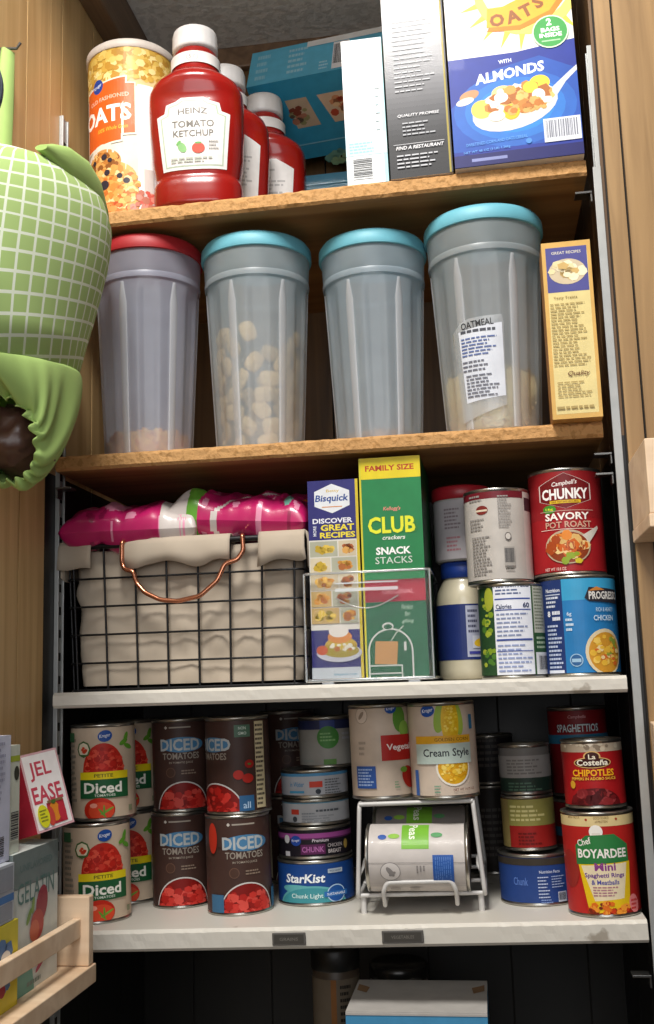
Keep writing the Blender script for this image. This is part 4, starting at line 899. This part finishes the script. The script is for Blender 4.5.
# mayonnaise jar
x, y = .4330, .1171
t = on(1, x, y, 'mayonnaise_jar', 'mayonnaise jar with blue lid and blue label behind the clear bin', 'jar', face_cam(x, y) + .2)
cream = mat('#c9bfa4', .3, coat=.4)
MB().lathe([(.026, 0), (.031, .003), (.032, .01), (.032, .088), (.03, .098), (.025, .108), (.0225, .112), (.0225, .116)], cream, 48).build('jar_body', t)
MB().lathe([(.0235, .113), (.025, .114), (.025, .130), (.024, .131), (.001, .131)], mat('#1e3c8c', .4), 48, fr=lambda a, z: 1 + .008 * math.sin(36 * a) * (z < .128), cap0=False).build('lid', t)
i = Ink(); i.rect(-.07, .07, .022, .083, '#1c2c66').rect(-.006, .026, .025, .081, '#a9acbe').lines(-.004, .008, .05, .078, 5, '#4a4c62', seed=3).lines(.010, .025, .05, .078, 7, '#4a4c62', seed=4).ell(.009, .0405, .0075, .0045, '#e0b62a', rot=.2).rect(-.004, .012, .028, .031, '#3a3c8c').rect(-.0, .024, .0345, .048, '#c4c6d0').ell(.009, .0405, .0075, .0045, '#e0b62a', rot=.2)
mb = MB(); i.onto(mb, lambda u, v, l: ((.0323 + l) * math.sin(u / .0323), -(.0323 + l) * math.cos(u / .0323), v), du=.003); mb.build('label', t)
# red lidded jar standing on it
x, y = .4350, .1171
t = on(1, x, y, 'red_lidded_jar', 'white labelled jar with red lid stacked on the mayonnaise jar', 'jar', face_cam(x, y) + .15, dz=.1315)
MB().lathe([(.030, 0), (.032, .002), (.032, .070), (.031, .074)], mat('#a8a29c', .4), 48).build('jar_body', t)
MB().lathe([(.0325, .070), (.0338, .071), (.0338, .083), (.032, .085), (.001, .085)], mat('#a3202a', .4), 48, fr=lambda a, z: 1 + .006 * math.sin(40 * a) * (z < .082), cap0=False).build('lid', t)
i = Ink(); i.rect(-.07, .07, .002, .068, '#b5aeb0').lines(-.026, -.006, .035, .06, 6, '#8a7c80', seed=3).lines(-.024, -.006, .01, .028, 4, '#b0787e', seed=4).barcode(.0, .012, .016, .05, vert=False, bg='#908c8e').rect(.0, .016, .052, .066, '#6a2c2a')
mb = MB(); i.onto(mb, lambda u, v, l: ((.0323 + l) * math.sin(u / .0323), -(.0323 + l) * math.cos(u / .0323), v), du=.003); mb.build('label', t)
z1 = zs(1, .484)
can('soup_can', 'can with white back label and dark green strip, bottom left of four front cans', 0.482, 0.0475, z1, .0335, .098, '#2b4a2c', art_beans_back, 1, du=.002)
can('soup_can', 'can with white back label and maroon top band stacked on the nutrition label can', 0.4734, 0.0496, z1 + .0985, .0345, .1, '#bdb7b0', art_soup_back, 1)
z1 = zs(1, .56)
can('soup_can', 'blue soup can with noodle bowl picture, under the red pot roast can', 0.5520, 0.0535, z1, .0392, .103, '#24386e', art_progresso, 1)
can('soup_can', 'red savory pot roast soup can stacked on the blue soup can', 0.5465, 0.0545, z1 + .1035, .0378, .1125, '#a01c22', art_chunky, 1, vs=1.08)
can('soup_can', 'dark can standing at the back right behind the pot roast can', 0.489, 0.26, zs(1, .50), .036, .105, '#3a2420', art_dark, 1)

# ================================================================== TOMATO CAN SHELF
g = 'petite diced tomato cans at the left end'
can('tomato_can', 'cream diced tomato can, front lower one of the left stack', 0.0206, 0.0649, zs(0, .0225), .0362, .1035, '#cdb8a0', art_kroger_diced, 0, g, du=.006)
can('tomato_can', 'cream diced tomato can, front upper one of the left stack', 0.0234, 0.0774, zs(0, .0225) + .104, .0350, .1035, '#cdb8a0', art_kroger_diced, 0, g, du=-.001)
can('tomato_can', 'cream diced tomato can, rear lower one, mostly hidden behind the left stack', 0.0235, 0.165, zs(0, .04), .0352, .1035, '#cdb8a0', art_kroger_diced, 0, g, du=-.002)
can('tomato_can', 'cream diced tomato can, rear upper one, mostly hidden behind the left stack', 0.0235, 0.165, zs(0, .04) + .104, .0352, .1035, '#cdb8a0', art_kroger_diced, 0, g, du=-.002)
g = 'brown diced tomato cans'
can('tomato_can', 'brown diced tomato can, lower left of the brown block of four', 0.096, 0.133, zs(0, .108), .0325, .1035, '#45302a', art_brown, 0, g, du=.0)
can('tomato_can', 'brown diced tomato can, upper left of the brown block of four', 0.097, 0.133, zs(0, .108) + .104, .0325, .1035, '#45302a', art_brown, 0, g, du=.0)
can('tomato_can', 'brown diced tomato can, lower right with a tomato at its left edge', 0.1735, 0.092, zs(0, .18), .0352, .1035, '#45302a', lambda i, R, H: (art_brown(i, R, H), i.ell(-.036, .08, .006, .016, '#b5301f'), i.rect(-.04, -.024, .002, .022, '#3a6688')), 0, g, du=.007)
can('tomato_can', 'brown diced tomato can, upper right, turned to show its nutrition panel', 0.1745, 0.092, zs(0, .18) + .104, .0352, .1035, '#45302a', art_brown_side, 0, g)
can('tomato_can', 'brown can deep in shadow behind the tuna stack, lower', 0.198, 0.27, zs(0, .222), .034, .1035, '#45302a', art_brown, 0, g, du=.01)
can('tomato_can', 'brown can deep in shadow behind the tuna stack, upper', 0.198, 0.27, zs(0, .222) + .104, .034, .1035, '#45302a', art_brown, 0, g, du=.01)
# tuna stack
z0 = zs(0, .262)
can('tuna_can', 'blue and teal tuna can at the base of the short can stack', 0.2510, 0.139, z0, .0425, .048, '#1a4488', art_starkist, 0)
can('chicken_can', 'black can with purple band, second from bottom in the short stack', 0.2505, 0.140, z0 + .0485, .041, .035, '#1e1a22', art_chicken, 0)
can('tuna_can', 'white tuna can with red square, third from bottom of the short stack', 0.2525, 0.140, z0 + .084, .0378, .029, '#b4b6ba', art_tuna2, 0)
can('tuna_can', 'white tuna can with light blue top band, fourth in the short stack', 0.2520, 0.140, z0 + .1135, .0378, .031, '#b4b6bc', art_tuna, 0)
can('vegetable_can', 'white can with green circle and dark blue top, uppermost of the short stack', 0.2665, 0.146, z0 + .145, .0315, .057, '#908e88', art_greencircle, 0)

# wire can rack
t = on(0, .3745, .0545, 'wire_can_rack', 'white wire can rack with one can lying inside and two on top', 'rack', 0)
ww = mat('#c9c7c4', .35); q_ = MB()
def side_frame(s):
    xb, xt = s * .0655, s * .0595
    return fillet([(xb, -.004, .017), (xt, .0, .1105), (xt, .16, .1105), (xb, .16, .022)], .008, closed=True)
for s in (-1, 1): MB().tube(side_frame(s), .0024, ww, 8, True).build('side_frame', t)
mb = MB()
for y_ in (.0, .045, .09, .135, .16): mb.tube([(-.0595, y_, .1105), (.0595, y_, .1105)], .0024 if y_ == 0 else .0018, ww, 8)
mb.build('top_shelf', t)
mb = MB()
for y_, z_ in ((.0, .0185), (.05, .022), (.11, .026), (.16, .03)): mb.tube([(-.0655, y_, z_), (.0655, y_, z_)], .0022, ww, 8)
mb.build('lower_rails', t)
mb = MB(); mb.tube(fillet([(-.037, -.01, .010), (-.037, -.022, .026), (-.033, -.022, .0345), (.033, -.022, .0345), (.037, -.022, .026), (.037, -.01, .010)], .005), .0023, ww, 8)
mb.tube([(-.037, -.01, .010), (-.037, .05, .020)], .002, ww, 8).tube([(.037, -.01, .010), (.037, .05, .020)], .002, ww, 8); mb.build('can_stop', t)
for s in (-1, 1):
    MB().tube([(s * .061, .004, .0), (s * .061, .004, .018)], .0032, ww, 8).build('foot', t); MB().tube([(s * .061, .15, .0), (s * .061, .15, .024)], .0032, ww, 8).build('foot', t)
    mb = MB(); mb.tube(fillet([(s * .064, .0, .038), (s * .060, .006, .045), (s * .060, .03, .05)], .004), .0018, ww, 8); mb.build('guide_hook', t)
def lying(label, x, y, z, art, base='#c9c2bd', turn=0.0):
    R, H = .0335, .106
    root = thing('vegetable_can', label, 'can', (x, y, z), (0, 0, 0))
    M = Matrix.Rotation(PI / 2, 4, 'Y') @ Matrix.Rotation(turn, 4, 'Z')   # can axis along +X
    def tr(mb): mb.v = [tuple(M @ Vector(v)) for v in mb.v]; return mb
    g_ = .0022; mb = MB(); r = R
    mb.lathe([(r * .9, .0012), (r * .96, 0), (r + .0006, .0006), (r + .0006, g_), (r - .0005, g_ + .0012), (r - .0005, H - g_ - .0012), (r + .0006, H - g_), (r + .0006, H - .0004), (r - .0008, H), (r - .0014, H - .003), (.002, H - .003)], SIL, 56)
    tr(mb).build('metal_body', root)
    lb = MB(); lb.lathe([(r + .0002, .004), (r + .0002, H - .004)], paper(base), 72, cap0=False, cap1=False)
    i = Ink(); art(i, R, H)
    # u=0 faces the room (-Y), +u goes down
    i.onto(lb, lambda u, v, l: ((r + .0003 + l) * math.sin(u / r), -(r + .0003 + l) * math.cos(u / r), v), du=.0028, clip=(-.075, .075, .004, H - .004))
    tr(lb).build('paper_label', root)
    return root
lying('cream can with blue panel lying on its side in the wire rack', .3194, .0605, zs(0, .375) + .0545, art_lying)
lying('cream can lying in shadow at the back of the wire rack', .3194, .1365, zs(0, .375) + .0640, art_lying, '#8a8480')  # greyed base puts the rack's shade into the cream label colour
z0 = zs(0, .38) + .1135
can('vegetable_can', 'cream mixed vegetable can with red band on the wire rack', 0.336, 0.0891, z0, .0335, .099, '#cab8a6', art_vegetable, 0)
can('vegetable_can', 'cream style corn can standing right on the wire rack', 0.4037, 0.0755, z0 + .001, .0355, .099, '#cdbcab', art_corn, 0)

# right group
z0 = zs(0, .5)
can('seafood_can', 'short wide blue can at the base of the dim middle stack', 0.496, 0.1094, z0, .040, .052, '#24407e', art_bluecan, 0)
can('sauce_can', 'small red and olive can, middle of the dim stack', 0.4905, 0.115, z0 + .0525, .0275, .057, '#7e2320', art_redyellow, 0)
can('sauce_can', 'small grey and dark green can on top of the dim stack', 0.4895, 0.115, z0 + .110, .0270, .053, '#6a6764', art_greycan, 0)
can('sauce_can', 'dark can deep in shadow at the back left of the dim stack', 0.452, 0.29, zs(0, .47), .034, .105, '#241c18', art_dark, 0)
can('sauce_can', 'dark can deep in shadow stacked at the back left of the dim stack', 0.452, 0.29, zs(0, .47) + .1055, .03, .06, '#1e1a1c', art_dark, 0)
z0 = zs(0, .562)
can('pasta_can', 'red and yellow mini pasta can at the base of the right end stack', 0.5575, 0.0448, z0, .0352, .0995, '#b52420', art_boyardee, 0, rim=SIL)
can('pepper_can', 'red chipotle peppers can stacked on the red and yellow pasta can', 0.5576, 0.0622, z0 + .100, .0305, .068, '#a3181c', art_chipotle, 0)
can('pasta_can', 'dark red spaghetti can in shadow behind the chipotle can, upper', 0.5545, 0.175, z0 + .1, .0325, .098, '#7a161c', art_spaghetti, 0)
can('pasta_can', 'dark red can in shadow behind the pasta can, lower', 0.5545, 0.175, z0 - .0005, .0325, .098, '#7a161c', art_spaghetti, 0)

# label holders on the shelf edge
for x0, label, w in ((.2445, 'small dark label holder on the shelf edge beneath the tuna stack', .034), (.358, 'small dark label holder on the shelf edge beneath the wire rack', .041)):
    t = thing('shelf_label_holder', label, 'label holder', (x0, -.0012, zs(0, x0) - .0105), (0, -math.atan(SH[0][1]), 0))
    MB().box(-w / 2, w / 2, -.0015, .0, -.006, .006, mat('#5a5753', .5)).build('holder_frame', t, bevel=.0008)
    i = Ink(); i.rect(-w / 2 + .002, w / 2 - .002, -.0042, .0042, '#47443f').text('GRAINS' if x0 < .3 else 'VEGETABLES', 0, 0, .003, '#76726b', w=w * .55)
    mb = MB(); i.onto(mb, lambda a, b, l: (a, -.0016 - l, b)); mb.build('paper_card', t)

# ================================================================== BELOW THE SHELVES
t = thing('open_carton', 'white topped blue carton below the tomato can shelf', 'box', (.3675, .0, -.30), (0, 0, 0))
w, h, d = .1375, .2195, .112
mb = MB(); b = paper('#4a93bf'); wt = mat('#b5b1ac', .6)
mb.box(-w / 2, w / 2, 0, d, 0, h, b); mb.build('carton', t)
mb = MB(); mb.box(-w / 2, w / 2, 0, d, h, h + .0012, wt); mb.box(-w / 2, w / 2, -.0006, 0, h - .002, h, wt); mb.build('top_flap', t)
for s in (-1, 1): mb = MB(); mb.add([(s * .066, .072, h + .0016), (s * .055, .062, h + .0018), (s * .053, .078, h + .003), (s * .060, .088, h + .0018), (s * .066, .092, h + .0022)], [(0, 1, 2, 3, 4) if s < 0 else (4, 3, 2, 1, 0)], mat('#8a6a4a', .8)); mb.build('torn_corner', t)
x, y = .2685, .146
t = thing('spice_jar', 'tall jar with dark lid and printed label left of the blue carton', 'jar', (x, y, -.30), (0, 0, face_cam(x, y))); t.scale = (1, 1, 1.1)
MB().lathe([(.024, 0), (.026, .002), (.026, .205), (.024, .21)], mat('#4f4236', .4), 40).build('jar_body', t)
MB().lathe([(.0268, .205), (.0275, .206), (.0275, .224), (.026, .226), (.001, .226)], mat('#1a1816', .4), 40, cap0=False).build('lid', t)
i = Ink(); i.rect(-.05, .05, .06, .198, '#6b5f50').rect(-.006, .0, .06, .198, '#8a5a30').lines(.004, .018, .12, .194, 12, '#2c2620', seed=3).rect(.004, .02, .09, .115, '#35506e')
mb = MB(); i.onto(mb, lambda u, v, l: ((.0262 + l) * math.sin(u / .0262), -(.0262 + l) * math.cos(u / .0262), v), du=.003); mb.build('label', t)
x, y = .335, .19
t = thing('dark_jar', 'dark lidded jar just behind the blue carton', 'jar', (x, y, -.30))
MB().lathe([(.03, 0), (.033, .003), (.033, .2), (.03, .208)], mat('#2a2420', .3), 40).build('jar_body', t)
MB().lathe([(.0325, .205), (.034, .206), (.034, .218), (.031, .221), (.001, .2195)], mat('#2c2a28', .25, metal=.5), 40, cap0=False).build('lid', t)

# ================================================================== LEFT: GREEN BAG HOLDER
gcol = '#9cb868'
grn = mat(gcol, .85, var=.06, scale=25, bump=.05); grid = grid_cloth('checked_green_cloth', '#a3bd74', '#dde4d0', .0185, .0030)
def dpt(s, n, z): return tuple(door(s, n, z))
t = thing('bag_dispenser', 'green cloth bag holder with white grid pattern hanging on the left', 'bag holder', (0, 0, 0))
rings = [(.770, .110, .235, .048, .078), (.765, .070, .270, .036, .088), (.757, .038, .290, .026, .096), (.744, .016, .308, .020, .104), (.724, .012, .322, .015, .110), (.70, .026, .33, .012, .114), (.671, .042, .335, .010, .116), (.64, .060, .338, .008, .116), (.605, .078, .338, .008, .114), (.58, .092, .335, .008, .112), (.548, .108, .332, .008, .110)]
mb = MB(); N = 72; V = []; F = []
for a, (z, s0, s1, n0, n1) in enumerate(rings):
    for j in range(N + 1):
        th_ = 2 * PI * j / N; c, q = math.cos(th_), math.sin(th_)
        wr = 1 + .02 * math.sin(3 * th_ + z * 20) * (1 if z < .8 else 0)
        sag = .022 * (1 + c) 
        sl = (.17 + .10 * min(1, max(0, (z - .66) / .08))) * max(0, (s0 + s1) / 2 + (s1 - s0) / 2 * c - .1)
        V.append(dpt((s0 + s1) / 2 + (s1 - s0) / 2 * c * wr, (n0 + n1) / 2 + (n1 - n0) / 2 * q * wr, z - sl))
        mb.uv[len(V) - 1] = (.36 + j / N * .66, .002 * (j % 2) * 0 + z + .015 * c)
    if a:
        for j in range(N): F.append((((a - 1) * (N + 1)) + j, (a - 1) * (N + 1) + j + 1, a * (N + 1) + j + 1, a * (N + 1) + j))
mb.v = V; mb.f = [list(f) for f in F]; mb.mats = [grid]; mb.m = [0] * len(F); mb.sm = [True] * len(F)
mb.build('checked_body', t, solid=.0012)
# gathered lower cuff: seam ring to elastic opening
z, s0, s1, n0, n1 = rings[-1]; rs = []; Hc = (.258, .078, .450)
K = 16; N = 144
for a in range(K + 1):
    f = a / K; ring = []
    for j in range(N):
        th_ = 2 * PI * j / N; c, q = math.cos(th_), math.sin(th_); e = f * f * (3 - 2 * f)
        sc_ = (s0 + s1) / 2 + (s1 - s0) / 2 * c
        A = Vector((sc_, (n0 + n1) / 2 + (n1 - n0) / 2 * q, z - .17 * max(0, sc_ - .1)))
        B = Vector((Hc[0] + .014 * c, Hc[1] + .029 * q, Hc[2] + .036 * c))
        P = A.lerp(B, e); b_ = math.sin(PI * f); far = .5 - .5 * c
        P.x += -.020 * b_ * far + .010 * b_ * (1 - far); P.z += -.014 * b_ * far; P.y += .006 * b_ * q
        ru = .0032 * math.sin(17 * th_ + 2 * math.sin(5 * th_)) * f ** 1.3 + .0022 * math.sin(7 * th_) * b_
        P.z += ru * c * .9; P.y += ru * q * .9; P.x += abs(ru) * .9
        P.y = max(.003, P.y)
        ring.append(dpt(*P))
    rs.append(ring)
# little ruffle outwards
rs.append([dpt(Hc[0] + .008 + .014 * math.cos(2 * PI * j / N) + .004 * math.sin(20 * 2 * PI * j / N), Hc[1] + (.027 + .002 * math.sin(17 * 2 * PI * j / N)) * math.sin(2 * PI * j / N), Hc[2] + (.0335 + .002 * math.sin(17 * 2 * PI * j / N)) * math.cos(2 * PI * j / N)) for j in range(N)])
MB().rings(rs, grn, cap0=False, cap1=False).build('gathered_cuff', t, solid=.0012)
# folded plain hem at top
def strip(cl, m, name, parent, n=14):
    mb = MB(); rs = []
    for (s, nn, z_, wd, dx, dz_) in cl:
        r_ = []; z_ -= .10 * max(0, s - .1)
        for j in range(n):
            a = 2 * PI * j / n; r_.append(dpt(s + dx * wd * math.cos(a), nn + .006 * math.sin(a), z_ + dz_ * wd * math.cos(a)))
        rs.append(r_)
    return mb.rings(rs, m).build(name, parent)
hem = [(.222, .088, .750, .003, .1, -1), (.205, .092, .751, .010, .1, -1), (.180, .096, .752, .017, .15, -1), (.138, .098, .753, .020, .2, -1), (.100, .096, .748, .019, .25, -1), (.064, .090, .739, .014, .3, -1), (.038, .082, .728, .008, .4, -1), (.026, .078, .720, .003, .4, -1)]
strip(hem, grn, 'top_hem', t)
# strap
st = []
for f in range(11):
    e = f / 10; s = .128 + .070 * e; z_ = .902 - .152 * e; wd = .0125 + .004 * math.sin(PI * e * .9)
    st.append([dpt(s - wd, .010 + .03 * e, z_), dpt(s, .016 + .032 * e, z_), dpt(s + wd, .010 + .03 * e, z_), dpt(s + wd * .9, .006 + .03 * e, z_), dpt(s - wd * .9, .006 + .03 * e, z_)])
MB().rings(st, grn).build('hanging_strap', t)
# hook it hangs from
mb = MB(); mb.tube([dpt(.132, -.002, .906), dpt(.132, .02, .904), dpt(.132, .024, .910)], .0016, DKM, 8); mb.box(.126, .138, 0, .002, .894, .906, mat('#9a9890', .4), DM)
tag(mb.build('wall_hook'), 'small metal hook on the wood panel holding the green strap', 'hook')
# brown plastic bags inside
mb = MB(); rs = []
for a in range(14):
    f = a / 13; ring = []
    for j in range(40):
        th_ = 2 * PI * j / 40; r_ = math.sin(PI * (.02 + .96 * f)); v = Vector((math.cos(th_) * r_, -math.cos(PI * f), math.sin(th_) * r_))
        k = .9 + .5 * abs(noise.noise(v * 2.6)) + .35 * abs(noise.noise(v * 6))
        ring.append(dpt(Hc[0] - .030 + .030 * v.x * k, Hc[1] - .002 + .024 * v.y * k, Hc[2] + .006 + .030 * v.z * k))
    rs.append(ring)
tag(MB().rings(rs, mat('#4a3228', .35, var=.3, scale=40)).build('plastic_bag_bundle'), 'brown crumpled plastic bags showing in the green holder opening', 'plastic bags')
# dark object at the left frame edge
t = thing('hanging_pan', 'dark slate blue rounded pan edge hanging left of the green holder', 'pan', (.083, -.41, .676), (0, 0, 0))
mb = MB(); M = Matrix.Rotation(PI / 2, 4, 'X') @ Matrix.Scale(.76, 4)
mb.lathe([(.003, .0), (.040, .0), (.055, .004), (.0565, .010), (.054, .010), (.05, .006), (.003, .004)], mat('#343c46', .45), 56)
mb.v = [tuple(M @ Vector(v)) for v in mb.v]; mb.build('pan_body', t)
mb = MB(); mb.tube([(-.035, .0, .02), (-.06, .0, .045), (-.085, .0, .09)], .006, mat('#26282c', .5), 8); mb.build('handle', t)

# ================================================================== LEFT RACK
pine = wood('pale_pine', '#ecd0b0', '#d6b592', 'X', .5, .55)
t = thing('spice_rack', 'pale pine rack on the left wood panel holding dessert boxes', 'rack', (0, 0, 0))
def dbox(mb, s0, s1, n0, n1, z0, z1, m): return mb.box(s0, s1, n0, n1, z0, z1, m, DM)
dbox(MB(), .078, .0895, 0, .088, -.0165, .046, pine).build('end_panel', t, bevel=.001)
dbox(MB(), .45, .462, 0, .088, -.0165, .046, pine).build('end_panel', t, bevel=.001)
dbox(MB(), .074, .468, 0, .0895, -.034, -.017, pine).build('base_board', t, bevel=.001)
dbox(MB(), .090, .4495, .072, .080, .009, .0265, pine).build('front_rail', t, bevel=.001)
# boxes: built in panel coordinates (s, n, z); artwork faces out along n
def dcarton(name, label, s0, s1, n0, n1, z0, h, cols, outer, end=None, pose=None, cat='box'):
    w = s1 - s0; d = n1 - n0
    c = DM @ Vector(((s0 + s1) / 2, n1, z0))
    t = thing(name, label, cat, c, (0, 0, 0))
    # local: x = -s direction (right as seen), y = -n (into the panel), z up
    rot = Matrix(((math.sin(ANG), -math.cos(ANG), 0), (math.cos(ANG), math.sin(ANG), 0), (0, 0, 1)))
    if pose: t.location = pose[0]; rot = Matrix.Rotation(pose[1], 3, 'Z') @ Matrix.Rotation(pose[2], 3, 'X') @ Matrix.Rotation(pose[3], 3, 'Y')
    t.rotation_euler = rot.to_euler()
    mb = MB(); cc = [paper(q) for q in cols]
    v = [(-w / 2, 0, 0), (w / 2, 0, 0), (w / 2, d, 0), (-w / 2, d, 0), (-w / 2, 0, h), (w / 2, 0, h), (w / 2, d, h), (-w / 2, d, h)]
    mb.add(v, [(0, 1, 5, 4)], cc[0]); mb.add(v, [(1, 2, 6, 5), (3, 0, 4, 7), (2, 3, 7, 6)], cc[1]); mb.add(v, [(4, 5, 6, 7), (0, 3, 2, 1)], cc[2])
    i = Ink(); outer(i, w, h); i.onto(mb, lambda a, b, l: (a, -l, b), clip=(-w / 2, w / 2, 0, h))
    if end: i = Ink(); end(i, d, h); i.onto(mb, lambda a, b, l: (-w / 2 - l, d / 2 - a, b), clip=(-d / 2, d / 2, 0, h))
    mb.build('carton', t)
    MB().box(-w / 2 + .001, w / 2 - .001, d * .4, d * .8, h, h + .0005, cc[2]).build('top_flap', t)
    return t
def f_gel(i, w, h):
    i.rect(-w / 2, w / 2, 0, h, '#d2d8d2').rect(-w / 2, w / 2, h - .03, h, '#7c8a88').text('UNFLAVORED', 0, h - .014, .006, '#66807e', w=w * .7).text('GELATIN', .0, h - .035, .018, '#5c827c', w=w * .8, bold=.0)
    i.ell(.012, .068, .012, .016, '#a03848', rot=-.4).ell(.002, .052, .014, .013, '#b94a44').ell(-.004, .048, .010, .009, '#cc6a50').ell(-.016, .062, .008, .003, '#7a9a4a', rot=.9).ell(-.008, .07, .007, .003, '#8aa85a', rot=1.3)
    i.poly([(-w / 2, .0), (-.004, .0), (-.01, .022), (-w / 2, .03)], '#6fa394').ell(.012, .02, .016, .003, '#a8405a', rot=.5).lines(-.02, .01, .003, .01, 1, '#7a8a84')
dcarton('gelatin_box', 'tall grey white gelatin box with raspberries standing in the pine rack', .108, .205, .014, .064, -.0168, .1185, ('#d2d8d2', '#6f7a78', '#d2d8d2'), f_gel)
def f_jel(i, w, h):
    i.rect(-w / 2, w / 2, 0, h, '#d9a9ae').rect(-w / 2 + .0022, w / 2 - .0022, .002, h - .002, '#f6f0ee').text('JEL', -.003, h - .0175, .0175, '#c9475a', w=.029, bold=.03).text('EASE', -.001, h - .039, .016, '#c9475a', w=.039, bold=.04).lines(-.018, .016, h - .056, h - .052, 1, '#9fb0c4')
    i.rect(-.006, .017, .004, .024, '#b3283a').ell(.003, .015, .007, .009, '#e08a2c').ell(.012, .013, .005, .009, '#c03040').ell(-.004, .012, .005, .009, '#c8473c').rect(-.005, .016, .0235, .026, '#8a6a48').ell(.003, .024, .003, .002, '#4a6a2c').ell(-.0135, .0135, .0075, .0105, '#dcd82c').lines(-.018, -.009, .008, .020, 4, '#7a7a2c')
dcarton('pectin_box', 'white and pink jelly pectin box lying tilted on the gelatin box', .120, .170, .040, .066, .112, .072, ('#f6f0ee', '#a82838', '#b0a8a4'), f_jel, pose=((.052, -.126, .114), 1.225, -.254, -.099))
dcarton('dessert_box', 'pale lavender box with barcode at the left frame edge, standing tallest', .208, .262, .020, .062, .0985, .104, ('#ccd0e4', '#a2a4ba', '#c2c4d2'), lambda i, w, h: i.barcode(-.012, .017, .004, .022, vert=False, bg='#ccd0e4').lines(-.016, .016, .05, .1, 10, '#a0a2b8'))
dcarton('dessert_box', 'pale green white box with small barcode, between lavender box and pectin box', .185, .2065, .010, .060, .1022, .091, ('#d2d8ca', '#a6ab9e', '#c9ccc0'), lambda i, w, h: i.rect(-w / 2, w / 2, h - .014, h - .009, '#a8b83c').ell(.004, h - .024, .005, .006, '#3a3f34').barcode(-.008, .009, .01, .036, vert=False, bg='#d2d8ca'))
dcarton('dessert_box', 'small pink topped white box peeking over the pale green box', .158, .183, .003, .036, .1022, .096, ('#f0c8c8', '#c99a9a', '#c8545a'), lambda i, w, h: i.rect(-w / 2, w / 2, h - .006, h, '#c8545a').ell(0, h - .018, .006, .004, '#a86a70'))
dcarton('dessert_box', 'grey white box with blue stripes under the lavender box', .215, .27, .020, .070, .052, .046, ('#c2c8d0', '#9a9fa8', '#b4b8be'), lambda i, w, h: i.rect(-w / 2, w / 2, .016, .022, '#3f78b4').rect(-w / 2 + .003, w / 2 - .003, .002, .015, '#9297a0').rect(-w / 2 + .003, w / 2 - .003, .025, h - .002, '#9297a0'))
dcarton('dessert_box', 'yellow box with blue scalloped picture at the lower left frame edge', .2065, .27, .014, .0705, -.0168, .068, ('#d3c228', '#b8a820', '#d3c228'), lambda i, w, h: i.blobs(-.004, .034, .024, .02, 40, ['#4a6f9e', '#3f6496', '#5a80ac'], .008, 3).ell(.006, .042, .009, .006, '#d9d6d0').ell(.0, .018, .006, .005, '#a8283a'))
# the neighbour box below the pale green and pink ones
dcarton('dessert_box', 'plain grey box hidden behind the gelatin box, supporting the small boxes', .108, .205, .001, .0135, -.0168, .1185, ('#8f9490', '#83888a', '#8f9490'), lambda i, w, h: i.lines(-.02, .02, .02, .08, 6, '#7a7f7c'))

# ================================================================== RIGHT RACKS
def right_rack(label, x_far, x_near, y_near, z0, z1):
    t = thing('spice_rack', label, 'rack', (x_far, -.006, z0))
    dx, dy = x_near - x_far, y_near + .006; L = math.hypot(dx, dy); h = z1 - z0
    M = Matrix(((dx / L, -dy / L, 0, 0), (dy / L, dx / L, 0, 0), (0, 0, 1, 0), (0, 0, 0, 1)))   # local x = outwards from panel
    MB().box(.0, L, .0, .012, .0, h, pine, M).build('end_panel', t, bevel=.001)
    MB().box(L - .014, L - .002, .012, .34, .010, h - .003, pine, M).build('front_board', t, bevel=.001)
    MB().box(.0, L + .001, -.001, .34, -.0125, -.0002, pine, M).build('base_board', t, bevel=.001)
right_rack('pale pine rack corner at the right frame edge beside the pot roast can', .6065, .6060, -.12, .380, .449)
right_rack('pale pine rack corner at the right frame edge, the lower one beside the pasta can', .608, .6015, -.07, .110, .192)

# ================================================================== LIGHT, WORLD, CAMERA
def area(name, loc, target, size, energy, col=(1, 1, 1), sy=None):
    l = bpy.data.lights.new(name, 'AREA'); l.energy = energy; l.size = size; l.color = col
    if sy: l.shape = 'RECTANGLE'; l.size_y = sy
    o = bpy.data.objects.new(name, l); COL.objects.link(o); o.location = loc
    o.rotation_euler = (Vector(target) - Vector(loc)).to_track_quat('-Z', 'Y').to_euler()
    return o
area('ceiling_light', (.24, -.92, 1.70), (.3, .1, .45), .42, 31, (1, .97, .92))
area('room_fill', (.45, -1.55, .62), (.28, 0, .80), .9, 8, (.97, .98, 1))
w = bpy.data.worlds.new('room'); bpy.context.scene.world = w; w.use_nodes = True
w.node_tree.nodes['Background'].inputs[0].default_value = (.8, .86, 1, 1); w.node_tree.nodes['Background'].inputs[1].default_value = .03

cd = bpy.data.cameras.new('camera'); cam = bpy.data.objects.new('camera', cd); COL.objects.link(cam)
yaw, pitch, roll = .1428, .1618, -.0311
f = Vector((-math.sin(yaw) * math.cos(pitch), math.cos(yaw) * math.cos(pitch), math.sin(pitch)))
r_ = Vector((math.cos(yaw), math.sin(yaw), 0)); u_ = r_.cross(f)
r2 = math.cos(roll) * r_ + math.sin(roll) * u_; u2 = -math.sin(roll) * r_ + math.cos(roll) * u_
cam.matrix_world = Matrix(((r2.x, u2.x, -f.x, CAM.x), (r2.y, u2.y, -f.y, CAM.y), (r2.z, u2.z, -f.z, CAM.z), (0, 0, 0, 1)))
cd.sensor_width = 36; cd.lens = 1056.0 / 1024 * 36; cd.clip_start = .01
bpy.context.scene.camera = cam
vs = bpy.context.scene.view_settings; vs.view_transform = 'Standard'; vs.look = 'None'; vs.exposure = 0.08
